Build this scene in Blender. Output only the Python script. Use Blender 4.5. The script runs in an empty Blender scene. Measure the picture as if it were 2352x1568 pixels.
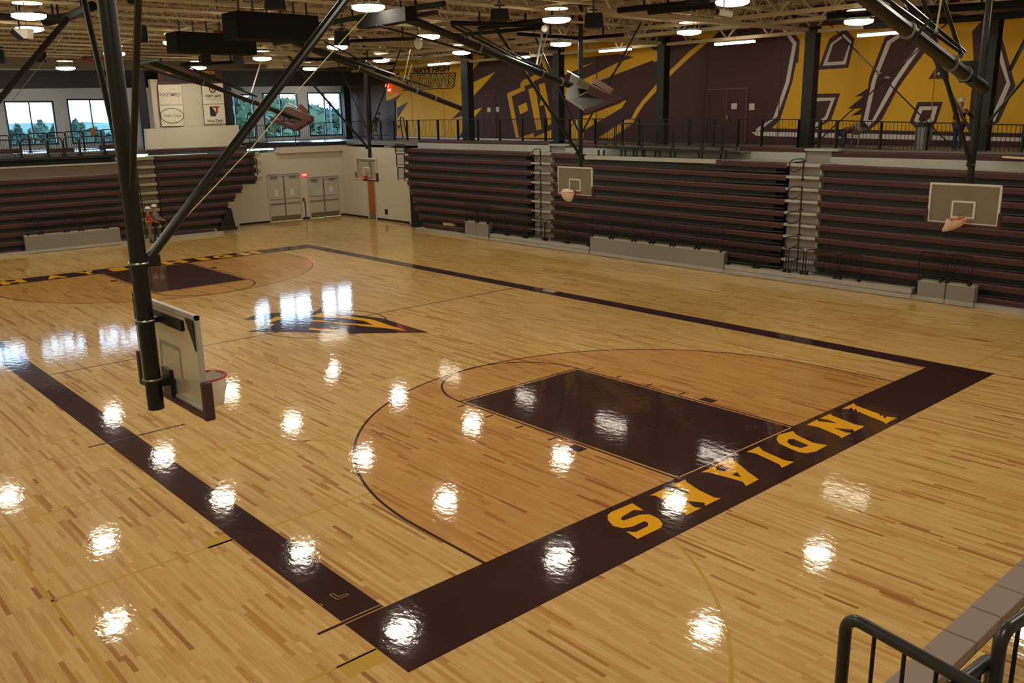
import bpy, bmesh, math, random
import numpy as np
from mathutils import Vector, Matrix
from mathutils.geometry import tessellate_polygon

random.seed(7)
rng = np.random.default_rng(7)
SC = bpy.context.scene
COL = SC.collection
R_ = math.radians

# ------------------------------------------------------------------ camera
CAM = Vector((-5.368225797, -8.516000710, 5.932209677))
CR = Matrix(((0.7441694053942565, 0.17766335222809923, -0.6439313855918449),
             (-0.667774783741452, 0.17333870820113526, -0.7238995306243946),
             (-0.016992182738420007, 0.9687050250278648, 0.2476324700267477)))
FPX = 2038.88007
cam = bpy.data.cameras.new('camera')
cam.sensor_width = 36.0
cam.lens = FPX / 2352 * 36.0
cam.clip_end = 600
cob = bpy.data.objects.new('camera', cam)
COL.objects.link(cob)
cob.matrix_world = Matrix.Translation(CAM) @ CR.to_4x4()
SC.camera = cob

# ------------------------------------------------------------------ world, exposure
SC.view_settings.view_transform = 'Standard'
SC.view_settings.look = 'None'
SC.view_settings.gamma = 1.0
SC.view_settings.use_curve_mapping = False
SC.view_settings.exposure = -0.68
LAMP = 92.0          # emission of the round ceiling lights
TUBE = 26.0           # emission of the linear lights
W = bpy.data.worlds.new('World'); SC.world = W
W.use_nodes = True
wn = W.node_tree.nodes; wl = W.node_tree.links
bg = wn['Background']
tc = wn.new('ShaderNodeTexCoord'); sep = wn.new('ShaderNodeSeparateXYZ'); rmp = wn.new('ShaderNodeValToRGB')
wl.new(tc.outputs['Generated'], sep.inputs[0]); wl.new(sep.outputs['Z'], rmp.inputs[0])
rmp.color_ramp.elements[0].position = 0.0; rmp.color_ramp.elements[0].color = (0.80, 0.90, 1.0, 1)
rmp.color_ramp.elements[1].position = 0.6; rmp.color_ramp.elements[1].color = (0.42, 0.62, 0.95, 1)
wl.new(rmp.outputs[0], bg.inputs[0])
bg.inputs[1].default_value = 13.0

# ------------------------------------------------------------------ picking points of known planes
def U(u, v, ax, val):
    """point of the plane axis ax = val that is seen at photograph pixel (u, v)"""
    d = CR @ Vector(((u - 1176) / FPX, -(v - 784) / FPX, -1.0))
    return CAM + d * ((val - CAM[ax]) / d[ax])
def F(u, v, z=0.0):
    return U(u, v, 2, z)
def D(u, v, t):
    return CAM + (CR @ Vector(((u - 1176) / FPX, -(v - 784) / FPX, -1.0))) * t

# ------------------------------------------------------------------ materials
def lin(c):
    return tuple((x / 255 / 12.92 if x / 255 <= 0.04045 else ((x / 255 + 0.055) / 1.055) ** 2.4) for x in c) + (1,)
MATS = {}
def mat(name, rgb, rough=0.6, metal=0.0, var=0.12, scale=6.0, spec=0.5, coat=0.0, emit=None, bump=0.0, stretch=None):
    if name in MATS: return MATS[name]
    m = bpy.data.materials.new(name); m.use_nodes = True; MATS[name] = m
    n = m.node_tree.nodes; l = m.node_tree.links; b = n['Principled BSDF']
    c = lin(rgb)
    b.inputs['Roughness'].default_value = rough
    b.inputs['Metallic'].default_value = metal
    b.inputs['Specular IOR Level'].default_value = spec
    b.inputs['Coat Weight'].default_value = coat
    if emit:
        b.inputs['Base Color'].default_value = c
        b.inputs['Emission Color'].default_value = lin(emit[0]); b.inputs['Emission Strength'].default_value = emit[1]
        return m
    t = n.new('ShaderNodeTexCoord'); nz = n.new('ShaderNodeTexNoise'); nz.inputs['Scale'].default_value = scale
    nz.inputs['Detail'].default_value = 4
    src = t.outputs['Object']
    if stretch:
        mp = n.new('ShaderNodeMapping'); mp.inputs['Scale'].default_value = stretch
        l.new(src, mp.inputs[0]); src = mp.outputs[0]
    l.new(src, nz.inputs['Vector'])
    mr = n.new('ShaderNodeMapRange'); mr.inputs[3].default_value = 1 - var; mr.inputs[4].default_value = 1 + var
    l.new(nz.outputs['Fac'], mr.inputs[0])
    mx = n.new('ShaderNodeVectorMath'); mx.operation = 'SCALE'; mx.inputs[0].default_value = c[:3]
    l.new(mr.outputs[0], mx.inputs['Scale']); l.new(mx.outputs[0], b.inputs['Base Color'])
    if bump:
        bp = n.new('ShaderNodeBump'); bp.inputs['Strength'].default_value = bump; bp.inputs['Distance'].default_value = 0.01
        l.new(nz.outputs['Fac'], bp.inputs['Height']); l.new(bp.outputs[0], b.inputs['Normal'])
    return m

def M(k):
    if k in MATS: return MATS[k]
    P = dict(
        wall=((205, 198, 178), .85, 0, .04, 3), walldaylit=((206, 208, 214), .85, 0, .04, 3),
        deck=((132, 116, 88), .8, 0, .12, 2), joist=((176, 160, 124), .65, 0, .1, 3),
        navy=((22, 27, 38), .6, 0, .15, 3), black=((16, 16, 17), .55, 0, .15, 8), pipe=((34, 35, 34), .4, .3, .2, 10),
        rail=((14, 15, 15), .5, .1, .15, 8), railgrey=((62, 62, 62), .32, .5, .15, 10),
        maroon=((68, 30, 32), .6, 0, .06, 3), mwhite=((222, 214, 208), .75, 0, .04, 3), gold=((234, 180, 34), .65, 0, .05, 2),
        seat=((68, 35, 36), .55, 0, .12, 5), riser=((62, 66, 66), .7, .0, .12, 4), tread=((176, 176, 165), .45, .2, .1, 4),
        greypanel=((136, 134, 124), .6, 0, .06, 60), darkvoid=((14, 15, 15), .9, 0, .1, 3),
        white=((225, 222, 212), .6, 0, .03, 3), doorwhite=((186, 182, 166), .5, 0, .04, 3), steel=((150, 150, 145), .35, .8, .12, 6),
        wooddoor=((168, 92, 44), .5, 0, .12, 4), alu=((186, 184, 176), .45, .3, .08, 6), rimred=((190, 52, 30), .4, 0, .05, 8),
        pad=((70, 38, 40), .55, 0, .1, 8), boardwhite=((220, 214, 200), .5, 0, .02, 4), speaker=((11, 11, 11), .8, 0, .2, 20),
        red=((150, 28, 26), .7, 0, .15, 8), yellowcable=((205, 200, 150), .6, 0, .05, 8), bag=((226, 196, 176), .35, 0, .12, 14),
        beigeseat=((140, 122, 112), .6, 0, .05, 60), galv=((170, 175, 178), .28, .9, .15, 12), blue=((50, 62, 120), .6, 0, .05, 5),
        skin=((176, 122, 96), .6, 0, .05, 8), hivis=((205, 215, 60), .7, 0, .08, 12), orange=((226, 96, 40), .7, 0, .05, 8), jeans=((44, 56, 84), .8, 0, .12, 16),
        khaki=((120, 104, 76), .8, 0, .1, 12), shirtred=((176, 30, 34), .8, 0, .08, 12), darkcloth=((38, 36, 36), .8, 0, .1, 12),
        greycloth=((130, 124, 116), .8, 0, .1, 12), hat=((236, 234, 228), .3, 0, .02, 5), boot=((48, 38, 30), .7, 0, .1, 10), hair=((50, 36, 26), .8, 0, .2, 30),
        foliage=((52, 80, 58), .8, 0, .35, 3), foliage2=((44, 76, 66), .8, 0, .35, 3), trunk=((74, 60, 48), .9, 0, .2, 8),
        field=((110, 120, 66), .9, 0, .2, .2), floorgrey=((110, 108, 100), .35, 0, .06, 3), cream=((226, 200, 150), .6, 0, .05, 3),
        winframe=((46, 72, 84), .45, .3, .1, 5), signblack=((30, 28, 28), .6, 0, .02, 5), signgrey=((120, 116, 108), .6, 0, .02, 5),
        goldtext=((226, 158, 30), .6, 0, .03, 5), maroonplain=((66, 26, 28), .6, 0, .06, 3), beigecloth=((150, 132, 104), .9, 0, .08, 8))
    p = P[k]
    return mat(k, p[0], p[1], p[2], p[3], p[4])

def glass_mat(name, tint, gloss, rough=0.02):
    if name in MATS: return MATS[name]
    m = bpy.data.materials.new(name); m.use_nodes = True; MATS[name] = m
    n = m.node_tree.nodes; l = m.node_tree.links
    for x in list(n): n.remove(x)
    o = n.new('ShaderNodeOutputMaterial'); mx = n.new('ShaderNodeMixShader'); tr = n.new('ShaderNodeBsdfTransparent'); gl = n.new('ShaderNodeBsdfGlossy')
    tr.inputs[0].default_value = tint; gl.inputs['Roughness'].default_value = rough; mx.inputs[0].default_value = gloss
    l.new(tr.outputs[0], mx.inputs[1]); l.new(gl.outputs[0], mx.inputs[2]); l.new(mx.outputs[0], o.inputs[0])
    return m
PANE = glass_mat('window_glass', (0.93, 0.98, 1.0, 1), 0.06)
def haze_glass(nm, rgb, op, rough=.3):
    m = bpy.data.materials.new(nm); m.use_nodes = True
    n = m.node_tree.nodes; l = m.node_tree.links
    b = n['Principled BSDF']; o = n['Material Output']
    b.inputs['Base Color'].default_value = lin(rgb); b.inputs['Roughness'].default_value = rough
    tr = n.new('ShaderNodeBsdfTransparent'); tr.inputs[0].default_value = (.93, .93, .88, 1)
    mx = n.new('ShaderNodeMixShader'); mx.inputs[0].default_value = op
    l.new(tr.outputs[0], mx.inputs[1]); l.new(b.outputs[0], mx.inputs[2]); l.new(mx.outputs[0], o.inputs[0])
    return m
BGLASS = haze_glass('backboard_glass', (168, 160, 134), .42); BGLASS2 = haze_glass('backboard_glass_pale', (200, 200, 182), .46)  # second glass has bright reflections put into its paler colour
def emis(name, rgb, s):
    return mat(name, rgb, emit=(rgb, s))
LAMPM = emis('lamp_lens', (255, 244, 222), LAMP)
TUBEM = emis('tube_lens', (255, 244, 222), TUBE)
EXITM = emis('exit_red', (255, 40, 30), 1.6)

# ------------------------------------------------------------------ object helpers
def tag(o, label=None, cat=None, group=None, kind=None):
    if label: o['label'] = label
    if cat: o['category'] = cat
    if group: o['group'] = group
    if kind: o['kind'] = kind
    return o
def empty(name, loc, label=None, cat=None, group=None, kind=None, parent=None):
    o = bpy.data.objects.new(name, None); COL.objects.link(o); o.location = loc
    o.empty_display_size = .2
    if parent: o.parent = parent
    return tag(o, label, cat, group, kind)
def wloc(o):
    v = Vector((0, 0, 0))
    while o is not None: v += o.location; o = o.parent
    return v
class MB:
    def __init__(s): s.v = []; s.f = []
    def add(s, vs, fs):
        k = len(s.v); s.v += [Vector(p) for p in vs]; s.f += [tuple(i + k for i in f) for f in fs]; return s
    def box(s, x0, x1, y0, y1, z0, z1):
        x0, x1 = sorted((x0, x1)); y0, y1 = sorted((y0, y1)); z0, z1 = sorted((z0, z1))
        return s.add([(x0, y0, z0), (x1, y0, z0), (x1, y1, z0), (x0, y1, z0), (x0, y0, z1), (x1, y0, z1), (x1, y1, z1), (x0, y1, z1)],
                     [(0, 3, 2, 1), (4, 5, 6, 7), (0, 1, 5, 4), (1, 2, 6, 5), (2, 3, 7, 6), (3, 0, 4, 7)])
    def tube(s, a, b, r, n=8, r2=None, cap=True):
        a = Vector(a); b = Vector(b); r2 = r if r2 is None else r2
        d = (b - a).normalized(); h = Vector((0, 0, 1)) if abs(d.z) < .9 else Vector((1, 0, 0))
        x = d.cross(h).normalized(); y = d.cross(x)
        vs = [];
        for q, rr in ((a, r), (b, r2)):
            for i in range(n):
                t = 2 * math.pi * i / n; vs.append(q + x * (rr * math.cos(t)) + y * (rr * math.sin(t)))
        fs = [(i, (i + 1) % n, n + (i + 1) % n, n + i) for i in range(n)]
        if cap: fs += [tuple(range(n - 1, -1, -1)), tuple(range(n, 2 * n))]
        return s.add(vs, fs)
    def path(s, pts, r, n=8, closed=False):
        pts = [Vector(p) for p in pts]; m = len(pts); rings = []
        for i, p in enumerate(pts):
            if closed: d = (pts[(i + 1) % m] - pts[i - 1])
            else: d = pts[min(i + 1, m - 1)] - pts[max(i - 1, 0)]
            d.normalize(); h = Vector((0, 0, 1)) if abs(d.z) < .95 else Vector((1, 0, 0))
            if i and len(rings):
                x = prevx - d * prevx.dot(d)
                x = x.normalized() if x.length > 1e-5 else d.cross(h).normalized()
            else: x = d.cross(h).normalized()
            prevx = x; y = d.cross(x)
            rings.append([p + x * (r * math.cos(2 * math.pi * k / n)) + y * (r * math.sin(2 * math.pi * k / n)) for k in range(n)])
        k0 = len(s.v)
        for q in rings: s.v += q
        for i in range(m if closed else m - 1):
            j = (i + 1) % m
            for k in range(n):
                s.f.append((k0 + i * n + k, k0 + i * n + (k + 1) % n, k0 + j * n + (k + 1) % n, k0 + j * n + k))
        if not closed:
            s.f.append(tuple(k0 + k for k in range(n - 1, -1, -1))); s.f.append(tuple(k0 + (m - 1) * n + k for k in range(n)))
        return s
    def beam(s, a, b, w, h, up=(0, 0, 1)):
        """rectangular bar from a to b, w across, h along up"""
        a = Vector(a); b = Vector(b); d = (b - a).normalized(); up = Vector(up)
        x = d.cross(up)
        x = x.normalized() if x.length > 1e-4 else Vector((1, 0, 0))
        y = x.cross(d).normalized()
        vs = [q + x * (sx * w / 2) + y * (sy * h / 2) for q in (a, b) for sx, sy in ((-1, -1), (1, -1), (1, 1), (-1, 1))]
        return s.add(vs, [(0, 1, 2, 3), (7, 6, 5, 4), (0, 4, 5, 1), (1, 5, 6, 2), (2, 6, 7, 3), (3, 7, 4, 0)])
    def slab(s, pts, off, holes=()):
        """polygon (3-D points, planar) pushed along off into a closed slab"""
        loops = [[Vector(p) for p in pts]] + [[Vector(p) for p in h] for h in holes]
        tri = tessellate_polygon(loops)
        flat = [p for lp in loops for p in lp]; n = len(flat); off = Vector(off)
        fs = []
        for t in tri:
            a, b, c = (flat[i] for i in t)
            nn = (b - a).cross(c - a)
            t = tuple(t) if nn.dot(off) < 0 else tuple(reversed(t))
            fs.append(t); fs.append(tuple(i + n for i in reversed(t)))
        k = 0
        for lp in loops:
            m = len(lp)
            for i in range(m): fs.append((k + i, k + (i + 1) % m, k + (i + 1) % m + n, k + i + n))
            k += m
        return s.add(flat + [p + off for p in flat], fs)
    def sphere(s, c, r, nu=12, nv=8, sz=1.0, half=False):
        c = Vector(c); vs = []; top = nv // 2 if half else nv
        for j in range(top + 1):
            th = math.pi * j / nv
            for i in range(nu):
                ph = 2 * math.pi * i / nu
                vs.append(c + Vector((r * math.sin(th) * math.cos(ph), r * math.sin(th) * math.sin(ph), r * sz * math.cos(th))))
        fs = [(j * nu + i, (j + 1) * nu + i, (j + 1) * nu + (i + 1) % nu, j * nu + (i + 1) % nu) for j in range(top) for i in range(nu)]
        return s.add(vs, fs)
    def build(s, name, m, parent=None, label=None, cat=None, group=None, kind=None, loc=None, bevel=0.0, smooth=False):
        """one mesh object; vertices are world positions, stored relative to the parent (or to loc)"""
        if parent is not None: o0 = wloc(parent)
        elif loc is not None: o0 = Vector(loc)
        else: o0 = Vector((0, 0, 0))
        me = bpy.data.meshes.new(name)
        me.from_pydata([tuple(p - o0) for p in s.v], [], s.f); me.update()
        bm = bmesh.new(); bm.from_mesh(me)
        bmesh.ops.recalc_face_normals(bm, faces=bm.faces)
        if bevel: bmesh.ops.bevel(bm, geom=bm.edges[:], offset=bevel, segments=2, affect='EDGES', profile=.6)
        bm.to_mesh(me); bm.free()
        if smooth:
            for p in me.polygons: p.use_smooth = True
        if isinstance(m, str): m = M(m)
        me.materials.append(m)
        o = bpy.data.objects.new(name, me); COL.objects.link(o)
        if parent is not None: o.parent = parent
        elif loc is not None: o.location = loc
        return tag(o, label, cat, group, kind)
def B(*a): return MB().box(*a)
def copy_tree(o, parent=None):
    c = o.copy(); COL.objects.link(c); c.parent = parent
    for ch in o.children: copy_tree(ch, c)
    return c
ORD = ['first', 'second', 'third', 'fourth', 'fifth', 'sixth', 'seventh', 'eighth', 'ninth', 'tenth', 'eleventh', 'twelfth',
       'thirteenth', 'fourteenth', 'fifteenth', 'sixteenth', 'seventeenth', 'eighteenth', 'nineteenth', 'twentieth']
def text_mesh(name, body, size, m, parent, origin, xdir, ydir, bold=0.0, depth=.004, shear=0.0, spacing=1.0, fitw=None, label=None):
    """flat lettering: origin = centre of the text, xdir / ydir unit vectors"""
    cu = bpy.data.curves.new(name, 'FONT'); cu.body = body; cu.size = size; cu.align_x = 'CENTER'; cu.align_y = 'CENTER'
    cu.offset = bold; cu.extrude = depth / 2; cu.shear = shear; cu.space_character = spacing; cu.resolution_u = 3
    t = bpy.data.objects.new(name, cu); COL.objects.link(t)
    dg = bpy.context.evaluated_depsgraph_get()
    me = bpy.data.meshes.new_from_object(t.evaluated_get(dg)); bpy.data.objects.remove(t)
    x = Vector(xdir).normalized(); y = Vector(ydir).normalized(); z = x.cross(y)
    sx = 1.0
    if fitw and len(me.vertices):
        xs = [v.co.x for v in me.vertices]; sx = fitw / (max(xs) - min(xs))
    o0 = wloc(parent)
    for v in me.vertices: v.co = Vector(origin) - o0 + x * (v.co.x * sx) + y * v.co.y + z * v.co.z
    me.materials.clear(); me.materials.append(M(m) if isinstance(m, str) else m)
    o = bpy.data.objects.new(name, me); COL.objects.link(o); o.parent = parent
    if label: o['label'] = label
    return o

# ------------------------------------------------------------------ the maple floor
CW, CL, GAP = 15.24, 28.9, 0.0     # court width (x) and length (y)
def floor_coat(n, l, b, strength=.35):
    b.inputs['Coat Weight'].default_value = 0.8; b.inputs['Coat Roughness'].default_value = 0.055; b.inputs['Coat IOR'].default_value = 1.5
    g = n.new('ShaderNodeNewGeometry')
    m1 = n.new('ShaderNodeMapping'); m1.inputs['Scale'].default_value = (8.0, 5.0, 1); l.new(g.outputs['Position'], m1.inputs[0])
    a = n.new('ShaderNodeTexNoise'); a.inputs['Scale'].default_value = 1.0; a.inputs['Detail'].default_value = 3; l.new(m1.outputs[0], a.inputs['Vector'])
    bp = n.new('ShaderNodeBump'); bp.inputs['Strength'].default_value = strength * 2; bp.inputs['Distance'].default_value = .0028
    l.new(a.outputs['Fac'], bp.inputs['Height']); l.new(bp.outputs[0], b.inputs['Coat Normal'])
    return g
def wood_mat():
    m = bpy.data.materials.new('maple_floor'); m.use_nodes = True
    n = m.node_tree.nodes; l = m.node_tree.links; b = n['Principled BSDF']
    b.inputs['Roughness'].default_value = .5; b.inputs['Specular IOR Level'].default_value = .12
    g = floor_coat(n, l, b)
    at = n.new('ShaderNodeAttribute'); at.attribute_name = 'tone'
    rp = n.new('ShaderNodeValToRGB'); e = rp.color_ramp.elements
    e[0].position = 0; e[0].color = lin((160, 104, 48)); e[1].position = 1; e[1].color = lin((222, 186, 118))
    for p, c in ((.10, (182, 126, 62)), (.26, (197, 149, 80)), (.5, (208, 165, 97)), (.8, (215, 176, 107))):
        q = e.new(p); q.color = lin(c)
    l.new(at.outputs['Fac'], rp.inputs[0])
    mp = n.new('ShaderNodeMapping'); mp.inputs['Scale'].default_value = (60, 2.2, 1); l.new(g.outputs['Position'], mp.inputs[0])
    nz = n.new('ShaderNodeTexNoise'); nz.inputs['Scale'].default_value = 1; nz.inputs['Detail'].default_value = 5; nz.inputs['Roughness'].default_value = .65
    l.new(mp.outputs[0], nz.inputs['Vector'])
    mr = n.new('ShaderNodeMapRange'); mr.inputs[1].default_value = .25; mr.inputs[2].default_value = .75; mr.inputs[3].default_value = .78; mr.inputs[4].default_value = 1.14
    l.new(nz.outputs['Fac'], mr.inputs[0])
    # dark mineral streaks, small and sparse
    mp2 = n.new('ShaderNodeMapping'); mp2.inputs['Scale'].default_value = (26, 5.0, 1); l.new(g.outputs['Position'], mp2.inputs[0])
    n2 = n.new('ShaderNodeTexNoise'); n2.inputs['Scale'].default_value = 1; n2.inputs['Detail'].default_value = 2; l.new(mp2.outputs[0], n2.inputs['Vector'])
    r2 = n.new('ShaderNodeMapRange'); r2.inputs[1].default_value = .70; r2.inputs[2].default_value = .78; r2.inputs[3].default_value = 1; r2.inputs[4].default_value = .55
    l.new(n2.outputs['Fac'], r2.inputs[0])
    mu = n.new('ShaderNodeMath'); mu.operation = 'MULTIPLY'; l.new(mr.outputs[0], mu.inputs[0]); l.new(r2.outputs[0], mu.inputs[1])
    # stained three-point areas at both ends
    sp = n.new('ShaderNodeSeparateXYZ'); l.new(g.outputs['Position'], sp.inputs[0])
    def mth(op, a, bb=None):
        k = n.new('ShaderNodeMath'); k.operation = op
        for i, q in enumerate((a, bb)):
            if q is None: continue
            if isinstance(q, (int, float)): k.inputs[i].default_value = q
            else: l.new(q, k.inputs[i])
        return k.outputs[0]
    x = mth('SUBTRACT', sp.outputs['X'], CW / 2)
    y = mth('SUBTRACT', CL / 2, mth('ABSOLUTE', mth('SUBTRACT', sp.outputs['Y'], CL / 2)))   # distance from nearest baseline
    yc = mth('MAXIMUM', mth('SUBTRACT', y, 1.575), 0.0)
    d = mth('SQRT', mth('ADD', mth('POWER', mth('ABSOLUTE', x), 2.0), mth('POWER', yc, 2.0)))
    ins = mth('MULTIPLY', mth('LESS_THAN', d, 6.0), mth('GREATER_THAN', y, 0.0))
    mixc = n.new('ShaderNodeMixRGB'); mixc.blend_type = 'MULTIPLY'; mixc.inputs[2].default_value = (0.86, 0.70, 0.50, 1)
    l.new(ins, mixc.inputs[0]); l.new(rp.outputs[0], mixc.inputs[1])
    sc = n.new('ShaderNodeVectorMath'); sc.operation = 'SCALE'; l.new(mixc.outputs[0], sc.inputs[0]); l.new(mu.outputs[0], sc.inputs['Scale'])
    l.new(sc.outputs[0], b.inputs['Base Color'])
    return m
WOOD = wood_mat()
def paint_mat(name, rgb):
    m = bpy.data.materials.new(name); m.use_nodes = True; n = m.node_tree.nodes; l = m.node_tree.links; b = n['Principled BSDF']
    b.inputs['Base Color'].default_value = lin(rgb); b.inputs['Roughness'].default_value = .6; b.inputs['Specular IOR Level'].default_value = .05
    floor_coat(n, l, b, .3); MATS[name] = m; return m
PMAR = paint_mat('court_maroon', (54, 22, 21)); PGOLD = paint_mat('court_gold', (236, 172, 20)); POLIVE = paint_mat('court_olive', (196, 158, 66))
PLINE = paint_mat('court_line_dark', (60, 30, 30)); PNAT = paint_mat('court_bare_wood', (206, 160, 92))

FX0, FX1, FY0, FY1 = -9.5, 28.0, -13.0, 40.25
floor = B(FX0, FX1, FY0, FY1 + .05, -.3, -.02).build('floor', mat('subfloor', (150, 110, 62), .8), kind='structure')
def planks():
    wd = .0572; rows = []
    n = int((24.1 - (-8.0)) / wd)
    for i in range(n):
        x0 = -8.0 + i * wd; y = -9.5 - rng.random() * .9
        while y < 40.2:
            L = .22 + rng.gamma(2.2, .3); y1 = min(y + L, 40.22)
            if not (x0 > 23.2 and y < 33): rows.append((x0, y, x0 + wd, y1))
            y = y1
    a = np.array(rows)
    t = rng.random(len(a)); tone = np.where(t < .05, rng.uniform(0, .14, len(a)), np.where(t < .17, rng.uniform(.15, .4, len(a)), rng.uniform(.4, 1, len(a))))
    return a, tone
PL, TONE = planks()
def plank_mesh(name, a, tone, off=(0, 0)):
    k = len(a); g = .0004
    x0, y0, x1, y1 = a[:, 0] + g - off[0], a[:, 1] + g - off[1], a[:, 2] - g - off[0], a[:, 3] - g - off[1]
    z = np.zeros(k); zb = z - .0195
    co = np.stack([np.stack(c, -1) for c in ((x0, y0, z), (x1, y0, z), (x1, y1, z), (x0, y1, z), (x0, y0, zb), (x1, y0, zb), (x1, y1, zb), (x0, y1, zb))], 1)
    fb = np.array([(0, 1, 2, 3), (4, 5, 1, 0), (5, 6, 2, 1), (6, 7, 3, 2), (7, 4, 0, 3)])
    idx = (fb[None] + (np.arange(k) * 8)[:, None, None]).reshape(-1)
    me = bpy.data.meshes.new(name); me.vertices.add(k * 8); me.vertices.foreach_set('co', co.reshape(-1))
    me.loops.add(len(idx)); me.loops.foreach_set('vertex_index', idx.astype(np.int32))
    me.polygons.add(k * 5); me.polygons.foreach_set('loop_start', (np.arange(k * 5) * 4).astype(np.int32)); me.polygons.foreach_set('use_smooth', np.zeros(k * 5, dtype=bool))
    me.update(calc_edges=True)
    at = me.attributes.new('tone', 'FLOAT', 'FACE'); at.data.foreach_set('value', np.repeat(tone, 5).astype(np.float32))
    me.materials.append(WOOD); me.validate()
    return me
cx = (PL[:, 0] + PL[:, 2]) / 2; cy = (PL[:, 1] + PL[:, 3]) / 2
Rn = np.array(CR); Cn = np.array(CAM)
def projn(P):
    Q = (P - Cn) @ Rn; w = -Q[:, 2]
    return 1176 + FPX * Q[:, 0] / w, 784 - FPX * Q[:, 1] / w, w
u_, v_, w_ = projn(np.stack([cx, cy, 0 * cx], 1))
vis = (w_ > 0) & (u_ > 8) & (u_ < 2340) & (v_ > 0) & (v_ < 1560)
inband = ((cx > -.62) & (cx < 15.9) & (cy > -1.35) & (cy < 0)) | ((cx > -.62) & (cx < 0) & (cy > -1.3))
score = np.where(vis & ~inband, (PL[:, 3] - PL[:, 1]) / w_ ** 3, 0)
near = np.argsort(-score)[:300]; rest = np.setdiff1d(np.arange(len(PL)), near)
for i in near:
    me = plank_mesh('floorboard', PL[i:i + 1], TONE[i:i + 1], (cx[i], cy[i]))
    o = bpy.data.objects.new('floorboard', me); COL.objects.link(o); o.parent = floor; o.location = (cx[i], cy[i], 0)
o = bpy.data.objects.new('floorboard_field', plank_mesh('floorboard_field', PL[rest], TONE[rest])); COL.objects.link(o); o.parent = floor; o['kind'] = 'stuff'

# ---- court paint: thin coats on the boards, children of the floor
def coat(name, polys, m, z=.0012, label=None):
    mb = MB()
    for p in polys:
        hs = []
        if isinstance(p, dict): hs = p['holes']; p = p['p']
        mb.slab([(q[0], q[1], .0002) for q in p], (0, 0, z - .0002), [[(q[0], q[1], .0002) for q in h] for h in hs])
    return mb.build(name, m, floor, label)
def rect(x0, y0, x1, y1): return [(x0, y0), (x1, y0), (x1, y1), (x0, y1)]
OX0, OX1, OY0, OY1 = -.57, 15.82, -1.31, 30.1
coat('border_band', [rect(OX0, OY0, OX1, 0)], PMAR, label='wide maroon band outside the near baseline')
coat('border_band', [rect(OX0, CL, OX1, OY1)], PMAR, label='maroon band outside the far baseline')
coat('border_band', [rect(OX0, 0, 0, CL)], PMAR, label='maroon band along the left sideline')
coat('border_band', [rect(CW, 0, OX1, CL)], PMAR, label='maroon band along the right sideline')
def arc(cx, cy, r, a0, a1, w, n=64):
    a = [R_(a0 + (a1 - a0) * i / n) for i in range(n + 1)]
    return [(cx + r * math.cos(t), cy + r * math.sin(t)) for t in a] + [(cx + (r - w) * math.cos(t), cy + (r - w) * math.sin(t)) for t in reversed(a)]
for end in (0, 1):
    def T(p): return [(x, y if end == 0 else CL - y) for x, y in p]
    def TT(ps): return [T(p) for p in ps]
    nm = 'near' if end == 0 else 'far'
    l0, l1, ft = 5.79, 9.45, 5.79
    coat('lane', TT([rect(l0 + .10, 0, l1 - .10, ft - .10)]), PMAR, label='maroon painted lane at the %s basket' % nm)
    coat('lane_line', TT([rect(l0, 0, l0 + .05, ft), rect(l1 - .05, 0, l1, ft), rect(l0 + .05, ft - .05, l1 - .05, ft)]), PLINE)
    coat('lane_gap', TT([rect(l0 + .1, -.03, l1 - .1, 0)]), PNAT, .0016)
    a = arc(CW / 2, 1.575, 6.02, 0, 180, .05, 80)
    coat('three_point_line', [T(a), T(rect(CW / 2 - 6.02, 0, CW / 2 - 5.97, 1.575)), T(rect(CW / 2 + 5.97, 0, CW / 2 + 6.02, 1.575))], PLINE)
    coat('free_throw_arc', [T(arc(CW / 2, ft, 1.83, 0, 180, .05, 40))], PLINE)
    mk = []
    for s in (0, 1):
        for y in (2.75, 3.66, 4.57, 5.49):
            mk.append(rect(l0 - .25, y, l0 - .05, y + .05) if s == 0 else rect(l1 + .05, y, l1 + .25, y + .05))
        mk.append(rect(l0 - .28, 1.95, l0 - .05, 2.27) if s == 0 else rect(l1 + .05, 1.95, l1 + .28, 2.27))
    for q in mk: coat('lane_mark', [T(q)], PLINE)
coat('center_line', [rect(0, CL / 2 - .025, CW, CL / 2 + .025)], PLINE)
coat('center_circle', [arc(CW / 2, CL / 2, 1.83, 0, 359.9, .05, 90)], PLINE)
coat('coach_mark', [rect(0, 8.53, .95, 8.58), rect(-.9, 8.53, OX0, 8.58)], PLINE)
coat('coach_mark', [rect(OX0, 8.54, 0, 8.57)], paint_mat('court_faint', (100, 64, 58)), .0016)
coat('corner_mark', [rect(-.92, 0.02, OX0, .07)], PLINE)
coat('corner_mark', [rect(OX0, .075, 0, .09), rect(OX0, 0.005, 0, .02)], PNAT, .0016)
# small outlined volleyball marks on the near left corner and in the lane
def outl(pts, w, m=PNAT):
    q = [F(*p) for p in pts]; ps = []
    for i in range(len(q)):
        a, b = q[i], q[(i + 1) % len(q)]; d = (b - a).normalized(); nn = Vector((-d.y, d.x, 0)) * w / 2
        ps.append([(p.x, p.y) for p in (a + nn, b + nn, b - nn, a - nn)])
    return coat('taped_outline', ps, m, .0017)
c7 = lambda x, y: (600 + x / 3.92, 1200 + y / 3.92)
outl([c7(*p) for p in ((617, 648), (648, 635), (692, 668), (768, 638), (786, 652), (684, 692))], .008)
outl([c7(*p) for p in ((503, 742), (535, 730), (553, 745), (522, 758))], .008)
c6 = lambda x, y: (1300 + x / 2.613, 850 + y / 2.613)
outl([c6(*p) for p in ((1070, 338), (1082, 332), (1100, 340), (1132, 333), (1145, 341), (1085, 360), (1090, 348))], .012, MATS['court_faint'])
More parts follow.
